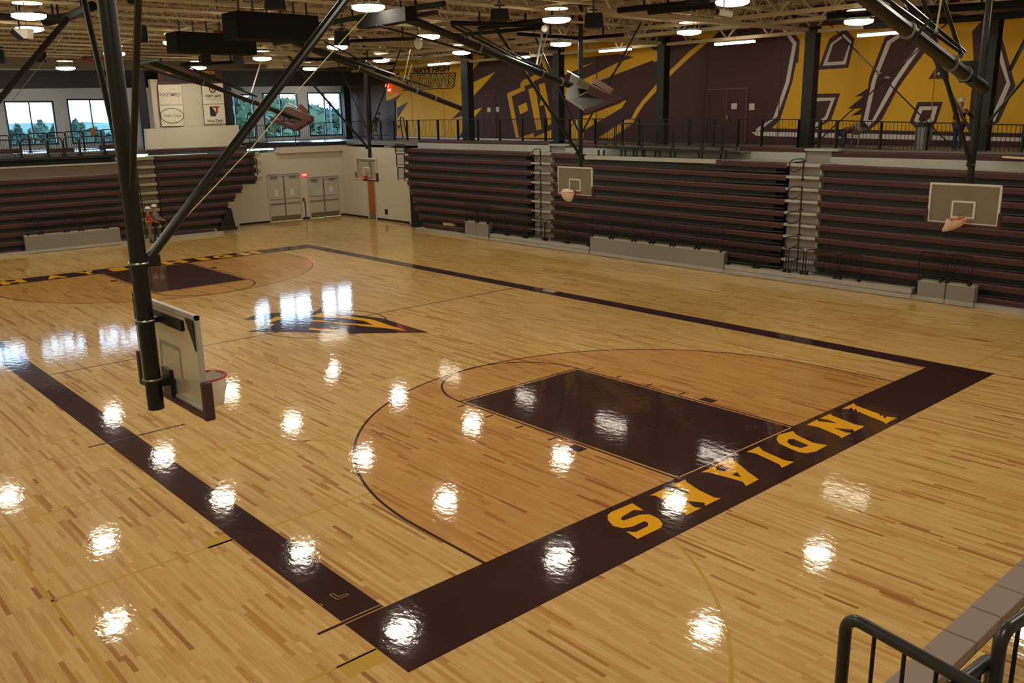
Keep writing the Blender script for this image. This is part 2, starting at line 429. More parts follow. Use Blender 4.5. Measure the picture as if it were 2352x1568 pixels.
# olive lines of the three cross courts
def olive(polys, name='cross_court_line'): return coat(name, polys, POLIVE, .0008)
for yc in (1.2, 15.4, 30.0):
    olive([rect(-3.03, yc - 1.9, 2.8, yc - 1.85), rect(-3.03, yc + 1.85, 2.8, yc + 1.9), rect(2.75, yc - 1.85, 2.8, yc + 1.85)])
    olive([rect(14.7, yc - 1.9, 20.5, yc - 1.85), rect(14.7, yc + 1.85, 20.5, yc + 1.9), rect(14.7, yc - 1.85, 14.75, yc + 1.85)])
    olive([arc(-1.4, yc, 6.02, -90, 90, .05, 60)]); olive([arc(18.9, yc, 6.02, 90, 270, .05, 60)])
olive([rect(-3.05, -3.6, -3.0, 35.5)]); olive([rect(20.45, -3.6, 20.5, 35.5)])
for y in (5.93, 8.3, 22.6, 25.0): olive([rect(-3.0, y, 20.5, y + .05)])
for y0 in (-.95, 3.05): olive([rect(-.95 if y0 > 0 else -1.1, y0, -.58, y0 + .28)], 'cross_court_block')

# ---- big gold letters on the near baseline band
def G(pts): return [tuple(F(*c6(*p))[:2]) for p in pts]
c2 = lambda x, y: (1800 + x / 4.261, 760 + y / 4.261)
def G2(pts): return [tuple(F(*c2(*p))[:2]) for p in pts]
letters = [
 ('letter_i', G2([(570, 762), (685, 705), (705, 728), (900, 800), (935, 812), (945, 835), (968, 822), (985, 860), (1010, 838), (1105, 850), (997, 908), (975, 888), (755, 800), (740, 785), (728, 800), (705, 758), (685, 778), (662, 745), (640, 762)][::1]), []),
 ('letter_n', G2([(358, 855), (455, 810), (475, 828), (700, 915), (792, 933), (690, 985), (680, 965), (490, 948), (610, 993), (665, 997), (565, 1048), (540, 1025), (340, 940), (225, 918), (325, 868), (345, 885), (530, 905), (440, 870)]), []),
 ('letter_d', G([(1362, 365), (1378, 385), (1480, 435), (1568, 450), (1500, 488), (1440, 498), (1400, 492), (1340, 468), (1280, 440), (1263, 415), (1275, 388)]), [G([(1365, 412), (1458, 452), (1410, 468), (1350, 450), (1325, 430), (1335, 415)])]),
 ('letter_i', G([(1085, 490), (1157, 458), (1180, 482), (1310, 540), (1368, 550), (1295, 586), (1280, 565), (1140, 500)]), []),
 ('letter_a', G([(812, 612), (887, 577), (900, 565), (998, 530), (1015, 545), (1095, 612), (1157, 655), (1080, 695), (1062, 670), (960, 640), (850, 612)]), [G([(993, 628), (1028, 612), (1052, 643)]), G([(897, 580), (930, 569), (983, 592), (950, 606), (905, 598)])]),
 ('letter_n', [tuple(F(1470 + x / 5.843, 1080 + y / 5.843)[:2]) for x, y in ((405, 213), (612, 122), (622, 155), (800, 270), (1005, 368), (1085, 372), (872, 478), (865, 433), (610, 408), (735, 497), (822, 503), (612, 608), (598, 570), (520, 515), (215, 342), (135, 335), (355, 235), (360, 278), (520, 300), (680, 313), (470, 215))], []),
 ('letter_s', G([(398, 798), (465, 842), (405, 838), (335, 880), (328, 893), (345, 903), (440, 868), (500, 865), (555, 890), (580, 922), (570, 945), (430, 1012), (362, 968), (420, 972), (492, 935), (492, 915), (470, 905), (400, 938), (340, 948), (285, 935), (252, 900), (250, 870), (270, 852)]), []),
]
for nm, p, hs in letters:
    coat(nm, [dict(p=p, holes=hs)], PGOLD, .0026)
# ---- HAYS HIGH on the far baseline band
far_px = [('H', 10, 66), ('A', 112, 158), ('Y', 188, 230), ('S', 258, 300), ('H', 380, 430), ('I', 458, 479), ('G', 494, 532), ('H', 553, 594)]
for ch, u0, u1 in far_px:
    um = (u0 + u1) / 2; vm = 653 - (um - 30) * (653 - 581) / (575 - 30)
    c = F(um, vm); a = F(u0, vm + (um - u0) * .132); b = F(u1, vm - (u1 - um) * .132)
    text_mesh('letter_' + ch.lower(), ch, 1.12, PGOLD, floor, (c.x, CL + .6, .0022), (1, 0, 0), (0, 1, 0), bold=.07, depth=.0012, fitw=max(.35, b.x - a.x))
# ---- arrowhead logo at centre court
c3 = lambda x, y: (480 + x / 3.92, 620 + y / 3.92)
def G3(pts): return [tuple(F(*c3(*p))[:2]) for p in pts]
coat('arrowhead_logo', [G3([(310, 445), (470, 385), (640, 385), (900, 410), (1010, 340), (1030, 395), (1280, 400), (1560, 435), (1980, 562), (1560, 568), (1160, 574), (800, 558), (340, 556), (520, 520), (600, 490), (520, 472), (420, 450)])], PMAR, .0014)
coat('arrowhead_stripe', [G3([(920, 415), (1005, 385), (1290, 420), (1470, 445), (1620, 495), (1775, 545), (1560, 520), (1380, 505), (1120, 480), (1130, 468), (1480, 495), (1400, 458), (1200, 432), (990, 425)])], PGOLD, .0024)
coat('arrowhead_stripe', [G3([(505, 465), (600, 420), (700, 425), (560, 470)])], PGOLD, .0024)
coat('arrowhead_stripe', [G3([(900, 520), (1230, 548), (1100, 552), (900, 538)])], PGOLD, .0024)
coat('arrowhead_stripe', [G3([(900, 448), (1010, 452), (1120, 468), (940, 465)])], PGOLD, .0024)
coat('arrowhead_line', [G3([(920, 470), (1380, 500), (1160, 505), (930, 490)])], PLINE, .0026)
# sideline sign tape
tp = F(1262, 668); coat('court_plate', [rect(tp.x - .12, tp.y - .3, tp.x + .12, tp.y + .3)], mat('plate_grey', (150, 140, 130)), .0018, label='small pale plate on the right sideline band')

# ------------------------------------------------------------------ room shell
DY = 40.2; WY = 45.5; MX = 28.0; BX = 24.1; FZ = 4.58
TOPZ = 9.9
def struct(name, mb, m, parent=None, **k): return mb.build(name, m, parent, kind=None if parent else 'structure', **k)
# wall under the window balcony, with openings for two double doors
def wall_y(name, m, y0, y1, x0, x1, z0, z1, holes):
    mb = MB(); xs = sorted(set([x0, x1] + [h[0] for h in holes] + [h[1] for h in holes]))
    for a, b in zip(xs, xs[1:]):
        cut = sorted([(h[2], h[3]) for h in holes if h[0] <= a + 1e-6 and h[1] >= b - 1e-6]); z = z0
        for c0, c1 in cut:
            if c0 > z + 1e-6: mb.box(a, b, y0, y1, z, c0)
            z = c1
        if z < z1 - 1e-6: mb.box(a, b, y0, y1, z, z1)
    return struct(name, mb, m)
wall_y('wall_far_lower', 'wall', DY, DY + .25, FX0, MX + .25, 0, 4.02, [(19.07, 21.13, 0, 2.68), (21.72, 23.78, 0, 2.38)])
wx = []
def win_x(x0, x1, y, z0, z1, n): wx.append((x0, x1, z0, z1))
WINS = [(-2.3, 0.1, 7.0), (.8, 3.25, 7.0), (3.95, 6.4, 7.05), (7.07, 9.5, 7.08), (10.19, 12.64, 7.18), (18.75, 21.2, 7.45), (21.83, 24.31, 7.52), (25.05, 27.58, 7.57)]
wall_y('wall_far_upper', 'walldaylit', WY, WY + .3, FX0, 34, FZ - .6, TOPZ, [(a, b, 4.75, t) for a, b, t in WINS])  # the blue cast of the daylight is put into this wall's colour
# side wall beside the brown door, with its opening
mb = MB()
for a, b, c, d in ((FY1 - .05, 37.37, 0, 4.2), (36.57, 33.3, 0, 4.2), (37.37, 36.57, 2.24, 4.2), (33.3, 30.0, 0, 3.9)): mb.box(BX, BX + .2, a, b, c, d)
struct('wall_right_lower', mb, 'wall')
struct('wall_right', B(MX, MX + .3, FY0, WY + .3, 0, TOPZ), 'maroon')
struct('wall_left', B(FX0 - .3, FX0, FY0, WY + .3, 0, TOPZ), 'wall')
struct('wall_near', B(FX0 - .3, MX + .3, FY0 - .3, FY0, 0, TOPZ), 'wall')
struct('baseboard_far', MB().box(17.1, 19.05, DY - .02, DY, 0, .11).box(21.15, 21.7, DY - .02, DY, 0, .11).box(23.8, 24.1, DY - .02, DY, 0, .11), 'black')
struct('baseboard_right', MB().box(BX - .02, BX, 37.42, 40.2, 0, .11).box(BX - .02, BX, 33.2, 36.52, 0, .11), 'black')
mb = MB().slab([(19.6, DY, 4.02), (19.95, DY - .28, 3.95), (27.0, DY - .28, 3.95), (27.3, DY, 4.02)], (0, 0, .34)); struct('trim_soffit', mb, 'wall')
# balcony floors and their edges
struct('floor_far_balcony', B(17.2, MX, DY - .1, WY, FZ - .3, FZ - .06), 'floorgrey')
struct('floor_left_balcony', B(FX0, 17.2, 38.9, WY, FZ - .3, FZ - .06), 'floorgrey')
struct('floor_right_balcony', B(BX + .3, MX, FY0, DY, FZ - .25, FZ - .02), 'floorgrey')
struct('trim_balcony_edge', MB().beam(U(552, 333, 1, DY - .15), U(925, 329, 1, DY - .15), .12, .26), 'navy')
# white base strip, its colour also gives the glow line under the mural
struct('baseboard_mural', MB().beam(U(900, 313.5, 0, MX - .02), U(2352, 354, 0, MX - .02), .03, .10), 'white')
# mural-wall doors
def mural_door(name, pts, label, double):
    (u0, v0), (u1, v1), vb0 = pts
    a = U(u0, v0, 0, MX); b = U(u1, v1, 0, MX); zt = (a.z + b.z) / 2; y0, y1 = a.y, b.y
    e = empty(name, (MX, (y0 + y1) / 2, FZ), kind='structure')
    MB().box(MX - .03, MX - .001, y0, y1, FZ, zt).build('door_leaf', 'maroonplain', e) if not double else [MB().box(MX - .03, MX - .001, q0, q1, FZ, zt).build('door_leaf', 'maroonplain', e) for q0, q1 in ((y0, (y0 + y1) / 2 + .02), ((y0 + y1) / 2 - .02, y1))]
    fr = MB().box(MX - .05, MX, y0, y0 + .035, FZ, zt + .02).box(MX - .05, MX, y1 - .035, y1, FZ, zt + .02).box(MX - .05, MX, y0, y1, zt, zt + .035)
    if double: fr.box(MX - .045, MX, (y0 + y1) / 2 - .015, (y0 + y1) / 2 + .015, FZ, zt)
    fr.build('door_frame', mat('frame_maroon', (120, 84, 80)), e)
    yl = y1 + .12 if not double else (y0 + y1) / 2 - .1
    MB().box(MX - .09, MX - .03, yl - .03, yl + .05, FZ + .95, FZ + 1.15).build('door_handle', 'steel', e)
    q = U(*( (1687, 244) if double else (1124, 252)), 0, MX)
    MB().box(MX - .036, MX - .03, q.y - .14, q.y + .14, q.z - .12, q.z + .12).build('door_notice', 'mwhite', e)
    return e
mural_door('door_5', [(1627, 206), (1717, 204), 0], '', True)
mural_door('door_4', [(1109, 220), (1137, 220), 0], '', False)
for q, l in (((1727, 245), 'small white room sign right of the double maroon door'), ((1143, 251), 'small blue-white room sign right of the single maroon door')):
    p = U(*q, 0, MX); B(MX - .012, MX - .001, p.y - .13, p.y + .13, p.z - .13, p.z + .13).build('room_sign', 'mwhite', None, l, 'sign')
# dark doorway at the far left of the mural
p0 = U(888, 232, 0, MX); p1 = U(911, 316, 0, MX)
struct('door_3', B(MX - .04, MX - .002, p0.y, p1.y, FZ, p0.z), mat('doorway_dark', (34, 18, 18)))

# ---- painted mural on the right wall (children of the wall)
WR = bpy.data.objects['wall_right']
def mural(name, pts, org, sc, m, lay, holes=()):
    x = MX - .002 - lay * .003
    P = [U(org[0] + a / sc, org[1] + b / sc, 0, x) for a, b in pts]
    H = [[U(org[0] + a / sc, org[1] + b / sc, 0, x) for a, b in h] for h in holes]
    mb = MB().slab(P, (-.001, 0, 0), H)
    return mb.build(name, m, WR)
O5, S5 = (1752, 0), 3.92
mural('gold_field', [(275, 292), (335, 360), (320, 560), (300, 570), (265, 740), (155, 1080), (80, 1155), (300, 1160), (1000, 1170), (1700, 1185), (2500, 1203), (2500, 110), (1900, 150), (1200, 190), (700, 220), (400, 250)], O5, S5, 'gold', 0)
mural('white_stripe', [(165, 255), (200, 255), (305, 385), (240, 740), (130, 1050), (-60, 1200), (-60, 1160), (95, 1060), (205, 740), (270, 395)], O5, S5, 'mwhite', 1)
mural('white_stripe', [(-100, 1190), (-40, 1185), (1000, 1205), (2500, 1243), (2500, 1277), (1000, 1250), (-60, 1222)], O5, S5, 'mwhite', 1)
Sh = [([(745, 262), (830, 350), (770, 610), (495, 630), (600, 345)], [(730, 305), (797, 372), (745, 580), (540, 592), (612, 395)], [(715, 342), (778, 398), (725, 550), (582, 560), (632, 400)]),
      ([(430, 845), (698, 840), (615, 1080), (470, 1165), (400, 1095), (400, 990)], [(455, 882), (652, 878), (580, 1070), (475, 1145), (408, 1075)], [(475, 912), (615, 905), (560, 1050), (480, 1105), (438, 1050)]),
      ([(1395, 918), (1622, 916), (1560, 1110), (1415, 1192), (1320, 1100)], [(1412, 958), (1575, 955), (1540, 1085), (1415, 1150), (1362, 1085)], [(1440, 992), (1528, 990), (1500, 1070), (1430, 1105), (1400, 1080)]),
      ([(1490, 712), (1600, 540), (1670, 600), (1677, 708)], [(1565, 672), (1610, 610), (1625, 670)], None)]
for a, b, c in Sh:
    mural('maroon_shape', a, O5, S5, 'maroon', 1); mural('white_outline', b, O5, S5, 'mwhite', 2)
    if c: mural('maroon_inner', c, O5, S5, 'maroon', 3)
mural('maroon_shape', [(1100, 335), (1240, 265), (1600, 240), (1490, 430), (1270, 720), (1210, 810), (1070, 1080), (950, 1180), (870, 1105), (890, 1030), (795, 1043), (890, 975), (765, 980), (905, 865), (830, 870), (945, 795), (960, 700)], O5, S5, 'maroon', 1)
mural('white_stripe', [(1118, 372), (1255, 285), (1310, 285), (1155, 390), (1020, 720), (945, 1082), (905, 1082), (985, 720)], O5, S5, 'mwhite', 2)
mural('white_stripe', [(1405, 400), (1440, 405), (1225, 720), (1015, 1082), (950, 1140), (905, 1082), (985, 1082), (1165, 740)], O5, S5, 'mwhite', 2)
mural('maroon_shape', [(1885, 280), (1990, 170), (2060, 195), (2130, 250), (2275, 770), (2125, 1100), (2000, 1150), (1950, 1140), (1860, 1205), (1860, 1000), (1900, 600)], O5, S5, 'maroon', 1)
mural('white_stripe', [(2040, 262), (2110, 312), (2205, 670), (2230, 760), (2090, 1090), (1965, 1140), (1965, 1112), (2050, 1075), (2195, 740), (2055, 320)], O5, S5, 'mwhite', 2)
O4, S4 = (1150, 0), 3.92
mural('gold_band', [(470, 430), (720, 400), (1110, 300), (1240, 330), (1375, 450), (1375, 540), (880, 730), (540, 880), (470, 890), (470, 790), (690, 740), (860, 660), (1060, 560), (1200, 515), (1060, 485), (720, 520), (720, 600), (850, 560), (690, 625), (470, 720)], O4, S4, 'gold', 0)
mural('gold_band', [(1375, 450), (1525, 455), (1525, 500), (1375, 560)], O4, S4, 'gold', 0)
mural('gold_sweep', [(1660, 300), (1990, 260), (1850, 392), (1700, 520), (1560, 650), (1460, 755), (1375, 850), (1290, 940), (1220, 1050), (1190, 1110), (1000, 1245), (880, 1240), (1120, 1080), (1175, 1065), (1220, 980), (1280, 900), (1375, 790), (1455, 690), (1560, 600), (1700, 460), (1840, 355), (1640, 335)], O4, S4, 'gold', 0)
mural('gold_spear', [(1135, 900), (745, 1045), (630, 1090), (640, 1250), (745, 1250), (745, 1175), (940, 1060), (1090, 970)], O4, S4, 'gold', 0)
OF, SF = (1150, 140), 5.737
mural('gold_frame', [(80, 430), (260, 350), (262, 290), (300, 250), (400, 212), (430, 188), (510, 180), (560, 215), (440, 262), (440, 285), (310, 330), (320, 385), (145, 465), (245, 1020), (200, 1020)], OF, SF, 'gold', 0)
mural('gold_square', [(230, 590), (340, 545), (360, 655), (258, 700)], OF, SF, 'gold', 0)
mural('gold_stroke', [(365, 372), (430, 350), (475, 450), (540, 900), (470, 912)], OF, SF, 'gold', 0)
mural('gold_stroke', [(500, 308), (580, 286), (668, 760), (668, 830), (625, 850), (610, 760), (575, 570), (510, 595), (520, 540), (540, 480)], OF, SF, 'gold', 0)
mural('gold_wedge', [(250, 1010), (430, 948), (440, 1005), (670, 905), (670, 1022), (240, 1022)], OF, SF, 'gold', 0)
mural('gold_sweep', [(290, 400), (355, 400), (445, 700), (405, 640)], O4, S4, 'gold', 0)
OE, SE = (860, 120), 7.35
mural('gold_field', [(400, 110), (1900, 20), (1620, 340), (1620, 530), (2045, 330), (1630, 785), (1630, 1000), (1822, 930), (1665, 1125), (1620, 1125), (1510, 1290), (1415, 1445), (372, 1440), (370, 810), (200, 810), (195, 480), (280, 360)], OE, SE, 'gold', 0)
for p in ([(300, 405), (440, 325), (385, 412)], [(240, 812), (462, 698), (372, 820)], [(378, 940), (568, 838), (388, 1125)], [(1405, 205), (1470, 120), (1500, 110), (1490, 175), (1440, 175)],
          [(1432, 628), (1490, 530), (1520, 540), (1500, 590)], [(1300, 1135), (1420, 1010), (1510, 915), (1510, 1065)], [(390, 1320), (450, 1230), (445, 1225), (385, 1235)]):
    mural('maroon_spike', p, OE, SE, 'maroon', 1)
# wordmark painted on the gold field
zx = MX - .012
a = U(860 + 500 / SE, 120 + 480 / SE, 0, zx); b = U(860 + 1380 / SE, 120 + 480 / SE, 0, zx)
cw = U(860 + 935 / SE, 120 + 495 / SE, 0, zx); top = U(860 + 935 / SE, 120 + 355 / SE, 0, zx); bot = U(860 + 935 / SE, 120 + 640 / SE, 0, zx)
hh = top.z - bot.z
outer = [U(860 + x / SE, 120 + y / SE, 0, MX - .008) for x, y in ((520, 352), (1380, 345), (1350, 590), (1310, 612), (840, 630), (700, 640), (470, 652), (540, 560), (560, 410))]
MB().slab(outer, (-.001, 0, 0)).build('wordmark_outline', 'maroonplain', WR)  # painted maroon outline around the wordmark field
inner = [U(860 + x / SE, 120 + y / SE, 0, MX - .010) for x, y in ((540, 368), (1362, 362), (1335, 582), (1300, 598), (840, 616), (700, 625), (505, 636), (560, 560), (580, 405))]
MB().slab(inner, (-.001, 0, 0)).build('wordmark_field', mat('gold_light', (206, 172, 84)), WR)
text_mesh('wordmark', 'INDIANS', hh * 1.02, 'maroonplain', WR, (MX - .014, cw.y, cw.z), (0, -1, 0), (0, 0, 1), bold=.055, depth=.002, shear=.2, fitw=abs(a.y - b.y) * .93)
text_mesh('wordmark_fill', 'INDIANS', hh * 1.02, mat('gold_mid', (205, 160, 52)), WR, (MX - .018, cw.y, cw.z), (0, -1, 0), (0, 0, 1), bold=.012, depth=.002, shear=.2, fitw=abs(a.y - b.y) * .90)
h1 = U(860 + 640 / SE, 120 + 300 / SE, 0, zx); h2 = U(860 + 1260 / SE, 120 + 300 / SE, 0, zx); hc = U(860 + 950 / SE, 120 + 302 / SE, 0, zx)
text_mesh('school_lettering', 'HAYS HIGH', .40, 'maroonplain', WR, (MX - .006, hc.y, hc.z), (0, -1, 0), (0, 0, 1), bold=.02, depth=.002, shear=.15, fitw=abs(h1.y - h2.y))
# panel joints of the wall
for u in (946.5, 1020):
    p = U(u, 250, 0, MX); B(MX - .008, MX - .004, p.y - .03, p.y + .03, FZ, U(u, 205, 0, MX).z).build('panel_joint', mat('joint_gold', (190, 120, 20)), WR)
for u in (2140, 1789, 1370, 1620): 
    p = U(u, 250, 0, MX); B(MX - .009, MX - .005, p.y - .02, p.y + .02, FZ + .3, 8.6).build('panel_joint', mat('joint_dark', (50, 22, 24)) if u < 1800 else mat('joint_gold', (190, 120, 20)), WR)

# ---- windows
for i, (x0, x1, zt) in enumerate(WINS):
    e = empty('window_%d' % (i + 1), ((x0 + x1) / 2, WY, 4.75), kind='structure')
    f = MB(); y0, y1 = WY - .02, WY + .14
    f.box(x0, x0 + .08, y0, y1, 4.75, zt).box(x1 - .08, x1, y0, y1, 4.75, zt).box(x0, x1, y0, y1, zt - .09, zt).box(x0, x1, y0, y1, 4.75, 4.85)
    f.build('window_frame', 'winframe', e)
    xm = x0 + (x1 - x0) * .5
    B(xm - .03, xm + .03, y0 + .02, y1, 4.85, zt - .09).build('mullion', 'winframe', e)
    for a, b in ((x0 + .08, xm - .03), (xm + .03, x1 - .08)):
        B(a, b, WY + .09, WY + .10, 4.85, zt - .09).build('pane', PANE, e)
# wall lining pieces near the windows
struct('trim_navy_beam', MB().beam(U(-200, 183, 1, 40.7), U(900, 180, 1, 40.7), .35, .86), 'navy')
struct('trim_far_ceiling_edge', B(FX0, MX, 41.2, 41.3, 8.5, TOPZ), 'deck')

# ---- columns
def column(name, u0, u1, vb, vt, ax, val, m, w2, label):
    a = U(u0, vb, ax, val); b = U(u1, vb, ax, val); zt = U((u0 + u1) / 2, vt, ax, val).z
    if ax == 0:
        y0, y1 = sorted((a.y, b.y)); mb = MB().box(val, val + w2, y0, y1, FZ - .05, zt)
        mb2 = MB().box(val - .02, val + w2 + .02, y0 - .02, y1 + .02, FZ - .02, FZ + .04)
    else:
        x0, x1 = sorted((a.x, b.x)); mb = MB().box(x0, x1, val, val + w2, FZ - .08, zt); mb2 = MB().box(x0 - .02, x1 + .02, val - .02, val + w2 + .02, FZ - .05, FZ + .02)
    e = empty(name, (0, 0, 0)); c = mb.v[0]; e.location = (c.x, c.y, FZ)
    mb.build('shaft', m, e); mb2.build('base_plate', m, e)
    return tag(e, label, 'column')
column('column', 1063, 1078, 318, 118, 0, 25.3, 'navy', .38, 'dark blue steel column between the gold wall and the single maroon door')
column('column', 1271, 1284, 322, 100, 0, 25.3, 'navy', .38, 'dark column behind the middle balcony, left of the hanging folded backboard')
column('column', 1505, 1521, 325, 84, 0, 25.3, 'black', .38, 'dark column right of the gold sweep, left of the double maroon door')
column('column', 1834, 1857, 335, 62, 0, 25.3, 'black', .38, 'black column in front of the left edge of the big gold mural field')
column('column', 2236, 2262, 345, 36, 0, 25.3, 'black', .38, 'rightmost dark column behind the right basket mast')
column('column', 796, 810, 316, 170, 1, 44.4, 'navy', .3, 'navy column right of the last balcony window')
column('column', 852, 868, 318, 160, 1, 42.6, 'navy', .35, 'navy column behind the stooping person')
column('column', 329, 350, 330, 165, 1, 39.3, 'navy', .3, 'navy column at the left edge of the sign wall')
column('column', 519, 540, 300, 165, 1, 39.3, 'navy', .3, 'navy column at the right edge of the sign wall')
column('pilaster', 870, 886, 318, 150, 1, 43.2, 'wall', .3, 'off-white pilaster at the left end of the mural')

# ---- sign wall above the end bleachers
def quad_y(y, us, th=.25):   # axis-parallel box from two corner pixels on plane y
    (u0, v0), (u1, v1) = us; a = U(u0, v0, 1, y); b = U(u1, v1, 1, y)
    return MB().box(a.x, b.x, y, y + th, a.z, b.z)
struct('wall_sign_panel', quad_y(39.0, ((344, 182), (519, 300)), .3), 'wall')
struct('wall_sign_base', MB().slab([U(u, v, 1, 38.55) for u, v in ((337, 296), (548, 287), (552, 336), (340, 347))], (0, .4, 0)), 'wall')
def board(name, pts, m, label, cat, y=38.97, th=.04):
    P = [U(u, v, 1, y) for u, v in pts]; c = sum(P, Vector()) / 4
    e = empty(name, (c.x, y, min(p.z for p in P)), label, cat)
    MB().slab(P, (0, -th, 0)).build('panel', m, e)
    return e, P, c
def frame_edge(e, P, y):
    mb = MB(); n = len(P)
    for i in range(n): mb.beam(P[i] + Vector((0, y - P[i].y, 0)), P[(i + 1) % n] + Vector((0, y - P[(i + 1) % n].y, 0)), .04, .03, (0, 1, 0))
    mb.build('edge_strip', 'maroonplain', e)
e, P, c = board('scoreboard', ((361, 162), (508, 160), (511, 190), (363, 193)), mat('sb_maroon', (74, 26, 26)), 'dark maroon scoreboard at the top of the sign wall', 'scoreboard')
for i, (u, v, t) in enumerate(((395, 167, 'HOME'), (478, 167, 'VISITOR'))):
    p = U(u, v, 1, 38.92); text_mesh('scoreboard_text', t, .2, 'goldtext', e, (p.x, 38.92, p.z), (1, 0, 0), (0, 0, 1), bold=.004)
for i, (u, v) in enumerate(((395, 179), (478, 179), (437, 181))):
    p = U(u, v, 1, 38.925); B(p.x - .45, p.x + .45, 38.905, 38.93, p.z - .18, p.z + .18).build('display_window', mat('sb_black', (18, 12, 12)), e)
def sign(pts, label): 
    e, P, c = board('sponsor_sign', pts, mat('sign_white', (224, 216, 194)), label, 'sign', 38.93)
    frame_edge(e, P, 38.92); return e, c
e, c = sign(((362, 195), (416, 194), (419, 240), (366, 241)), 'white sign at the left with dark capital lettering, above the oval sign')
text_mesh('sign_text', 'HAYSMED', .27, 'signgrey', e, (c.x - .02, 38.885, c.z), (1, 0, 0), (0, 0, 1), bold=.003, fitw=1.08)
e, c = sign(((366, 242), (419, 241), (422, 289), (371, 290)), 'white sign with a thin oval ring and script lettering')
ov = [(c.x + .60 * math.cos(t), 38.882, c.z + .37 * math.sin(t)) for t in [2 * math.pi * i / 32 for i in range(32)]]
MB().path(ov, .014, 5, closed=True).build('oval_ring', 'signblack', e)
text_mesh('sign_text', 'Cedar Lodge', .2, 'signgrey', e, (c.x, 38.885, c.z), (1, 0, 0), (0, 0, 1), shear=.35, fitw=.95)
e, c = sign(((462, 193), (511, 191), (514, 238), (466, 239)), 'white sign with a small round emblem over two lines of lettering')
ring = [(c.x, 38.885, c.z + .22)]
MB().path([(c.x + .17 * math.cos(t), 38.882, c.z + .24 + .17 * math.sin(t)) for t in [2 * math.pi * i / 20 for i in range(20)]], .03, 5, closed=True).build('emblem', 'signblack', e)
B(c.x - .07, c.x + .07, 38.875, 38.89, c.z + .16, c.z + .32).build('emblem_centre', mat('emb_gold', (170, 130, 60)), e)
text_mesh('sign_text', 'FORT HAYS', .19, 'signblack', e, (c.x, 38.885, c.z - .13), (1, 0, 0), (0, 0, 1), bold=.006, fitw=.86)
text_mesh('sign_text', 'STATE UNIVERSITY', .08, 'signgrey', e, (c.x, 38.885, c.z - .29), (1, 0, 0), (0, 0, 1), fitw=.84)
e, c = sign(((466, 240), (514, 239), (518, 283), (470, 285)), 'white sign with a black and red letter mark over dark lettering')
k = .0
for pts, m, nm in (([(-.24, -.22), (-.24, .3), (-.13, .3), (.08, -.02), (.08, -.22)], 'signblack', 'letter_mark'),
               ([(-.10, .30), (.30, .30), (.30, .22), (.20, .22), (.20, -.02), (.10, -.12), (.10, .22), (-.04, .22)], 'red', 'letter_mark')):
    MB().slab([(c.x + a, 38.886 - k, c.z + .1 + b) for a, b in pts], (0, -.006, 0)).build(nm, m, e, 'red part of the letter mark' if m == 'red' else None); k += .003
text_mesh('sign_text', 'Nex-Tech', .2, 'signblack', e, (c.x, 38.885, c.z - .36), (1, 0, 0), (0, 0, 1), bold=.003, fitw=.86)

# ---- double doors under the far balcony
def far_doors(name, x0, x1, zt):
    e = empty(name, ((x0 + x1) / 2, DY, 0), kind='structure')
    fr = MB().box(x0 - .06, x0 + .03, DY - .03, DY + .12, 0, zt + .05).box(x1 - .03, x1 + .06, DY - .03, DY + .12, 0, zt + .05).box(x0, x1, DY - .03, DY + .12, zt - .02, zt + .06)
    fr.build('door_frame', 'doorwhite', e)
    B(x0, x1, DY - .04, DY - .03, zt + .05, zt + .075).build('blue_tape', 'blue', e)
    xm = (x0 + x1) / 2
    B(xm - .035, xm + .035, DY, DY + .1, 0, zt).build('mullion', mat('mull', (104, 106, 98)), e)
    for s, (a, b) in enumerate(((x0 + .03, xm - .035), (xm + .035, x1 - .03))):
        d = B(a, b, DY + .03, DY + .08, .01, zt - .02).build('door_leaf', 'doorwhite', e)
        B(a + .02, b - .02, DY + .02, DY + .03, .02, .32).build('kick_plate', mat('kick', (132, 118, 88), .4, .5), d)
        B(a + .04, b - .04, DY - .04, DY + .0, 1.02, 1.07).build('push_bar', 'steel', d)
        B(a + .04, b - .04, DY + .0, DY + .03, 1.3, 1.32).build('tape_strip', 'steel', d)
        q = a + .38 if s == 0 else b - .38
        B(q - .2, q + .2, DY - .05, DY + .03, zt - .16, zt - .06).build('door_closer', 'signgrey', d)
        if s == 1 or name == 'door_1': 
            B((a + b) / 2 - .12, (a + b) / 2 + .12, DY + .018, DY + .03, 1.5, 1.85).build('notice', 'mwhite', d)
far_doors('door_1', 19.07, 21.13, 2.68); far_doors('door_2', 21.72, 23.78, 2.38)
def exit_sign(p, ax, label, w=.32, h=.2):
    e = empty('exit_sign', p, label, 'sign'); x, y, z = p
    if ax == 1:
        B(x - w / 2, x + w / 2, y - .05, y, z - h / 2, z + h / 2).build('housing', EXITM, e)
        text_mesh('exit_text', 'EXIT', h * .75, emis('exit_text', (255, 225, 205), 2.2), e, (x, y - .054, z), (1, 0, 0), (0, 0, 1), bold=.003, fitw=w * .8)
    else:
        B(x - .05, x, y - w / 2, y + w / 2, z - h / 2, z + h / 2).build('housing', EXITM, e)
        text_mesh('exit_text', 'EXIT', h * .75, MATS.get('exit_text') or emis('exit_text', (255, 225, 205), 2.2), e, (x - .054, y, z), (0, -1, 0), (0, 0, 1), bold=.003, fitw=w * .8)
p = U(699, 402, 1, DY - .02); exit_sign((p.x, DY - .0, p.z), 1, 'red lit exit sign on the white wall between the two double doors')
p = U(891, 198, 0, MX - .1); exit_sign((MX - .1, p.y, p.z), 0, 'upper red lit exit sign at the left end of the mural', .45, .32)
p = U(896, 207, 0, MX - .4); exit_sign((MX - .4, p.y, p.z), 0, 'lower red lit exit sign just under the other at the left end of the mural', .42, .28)
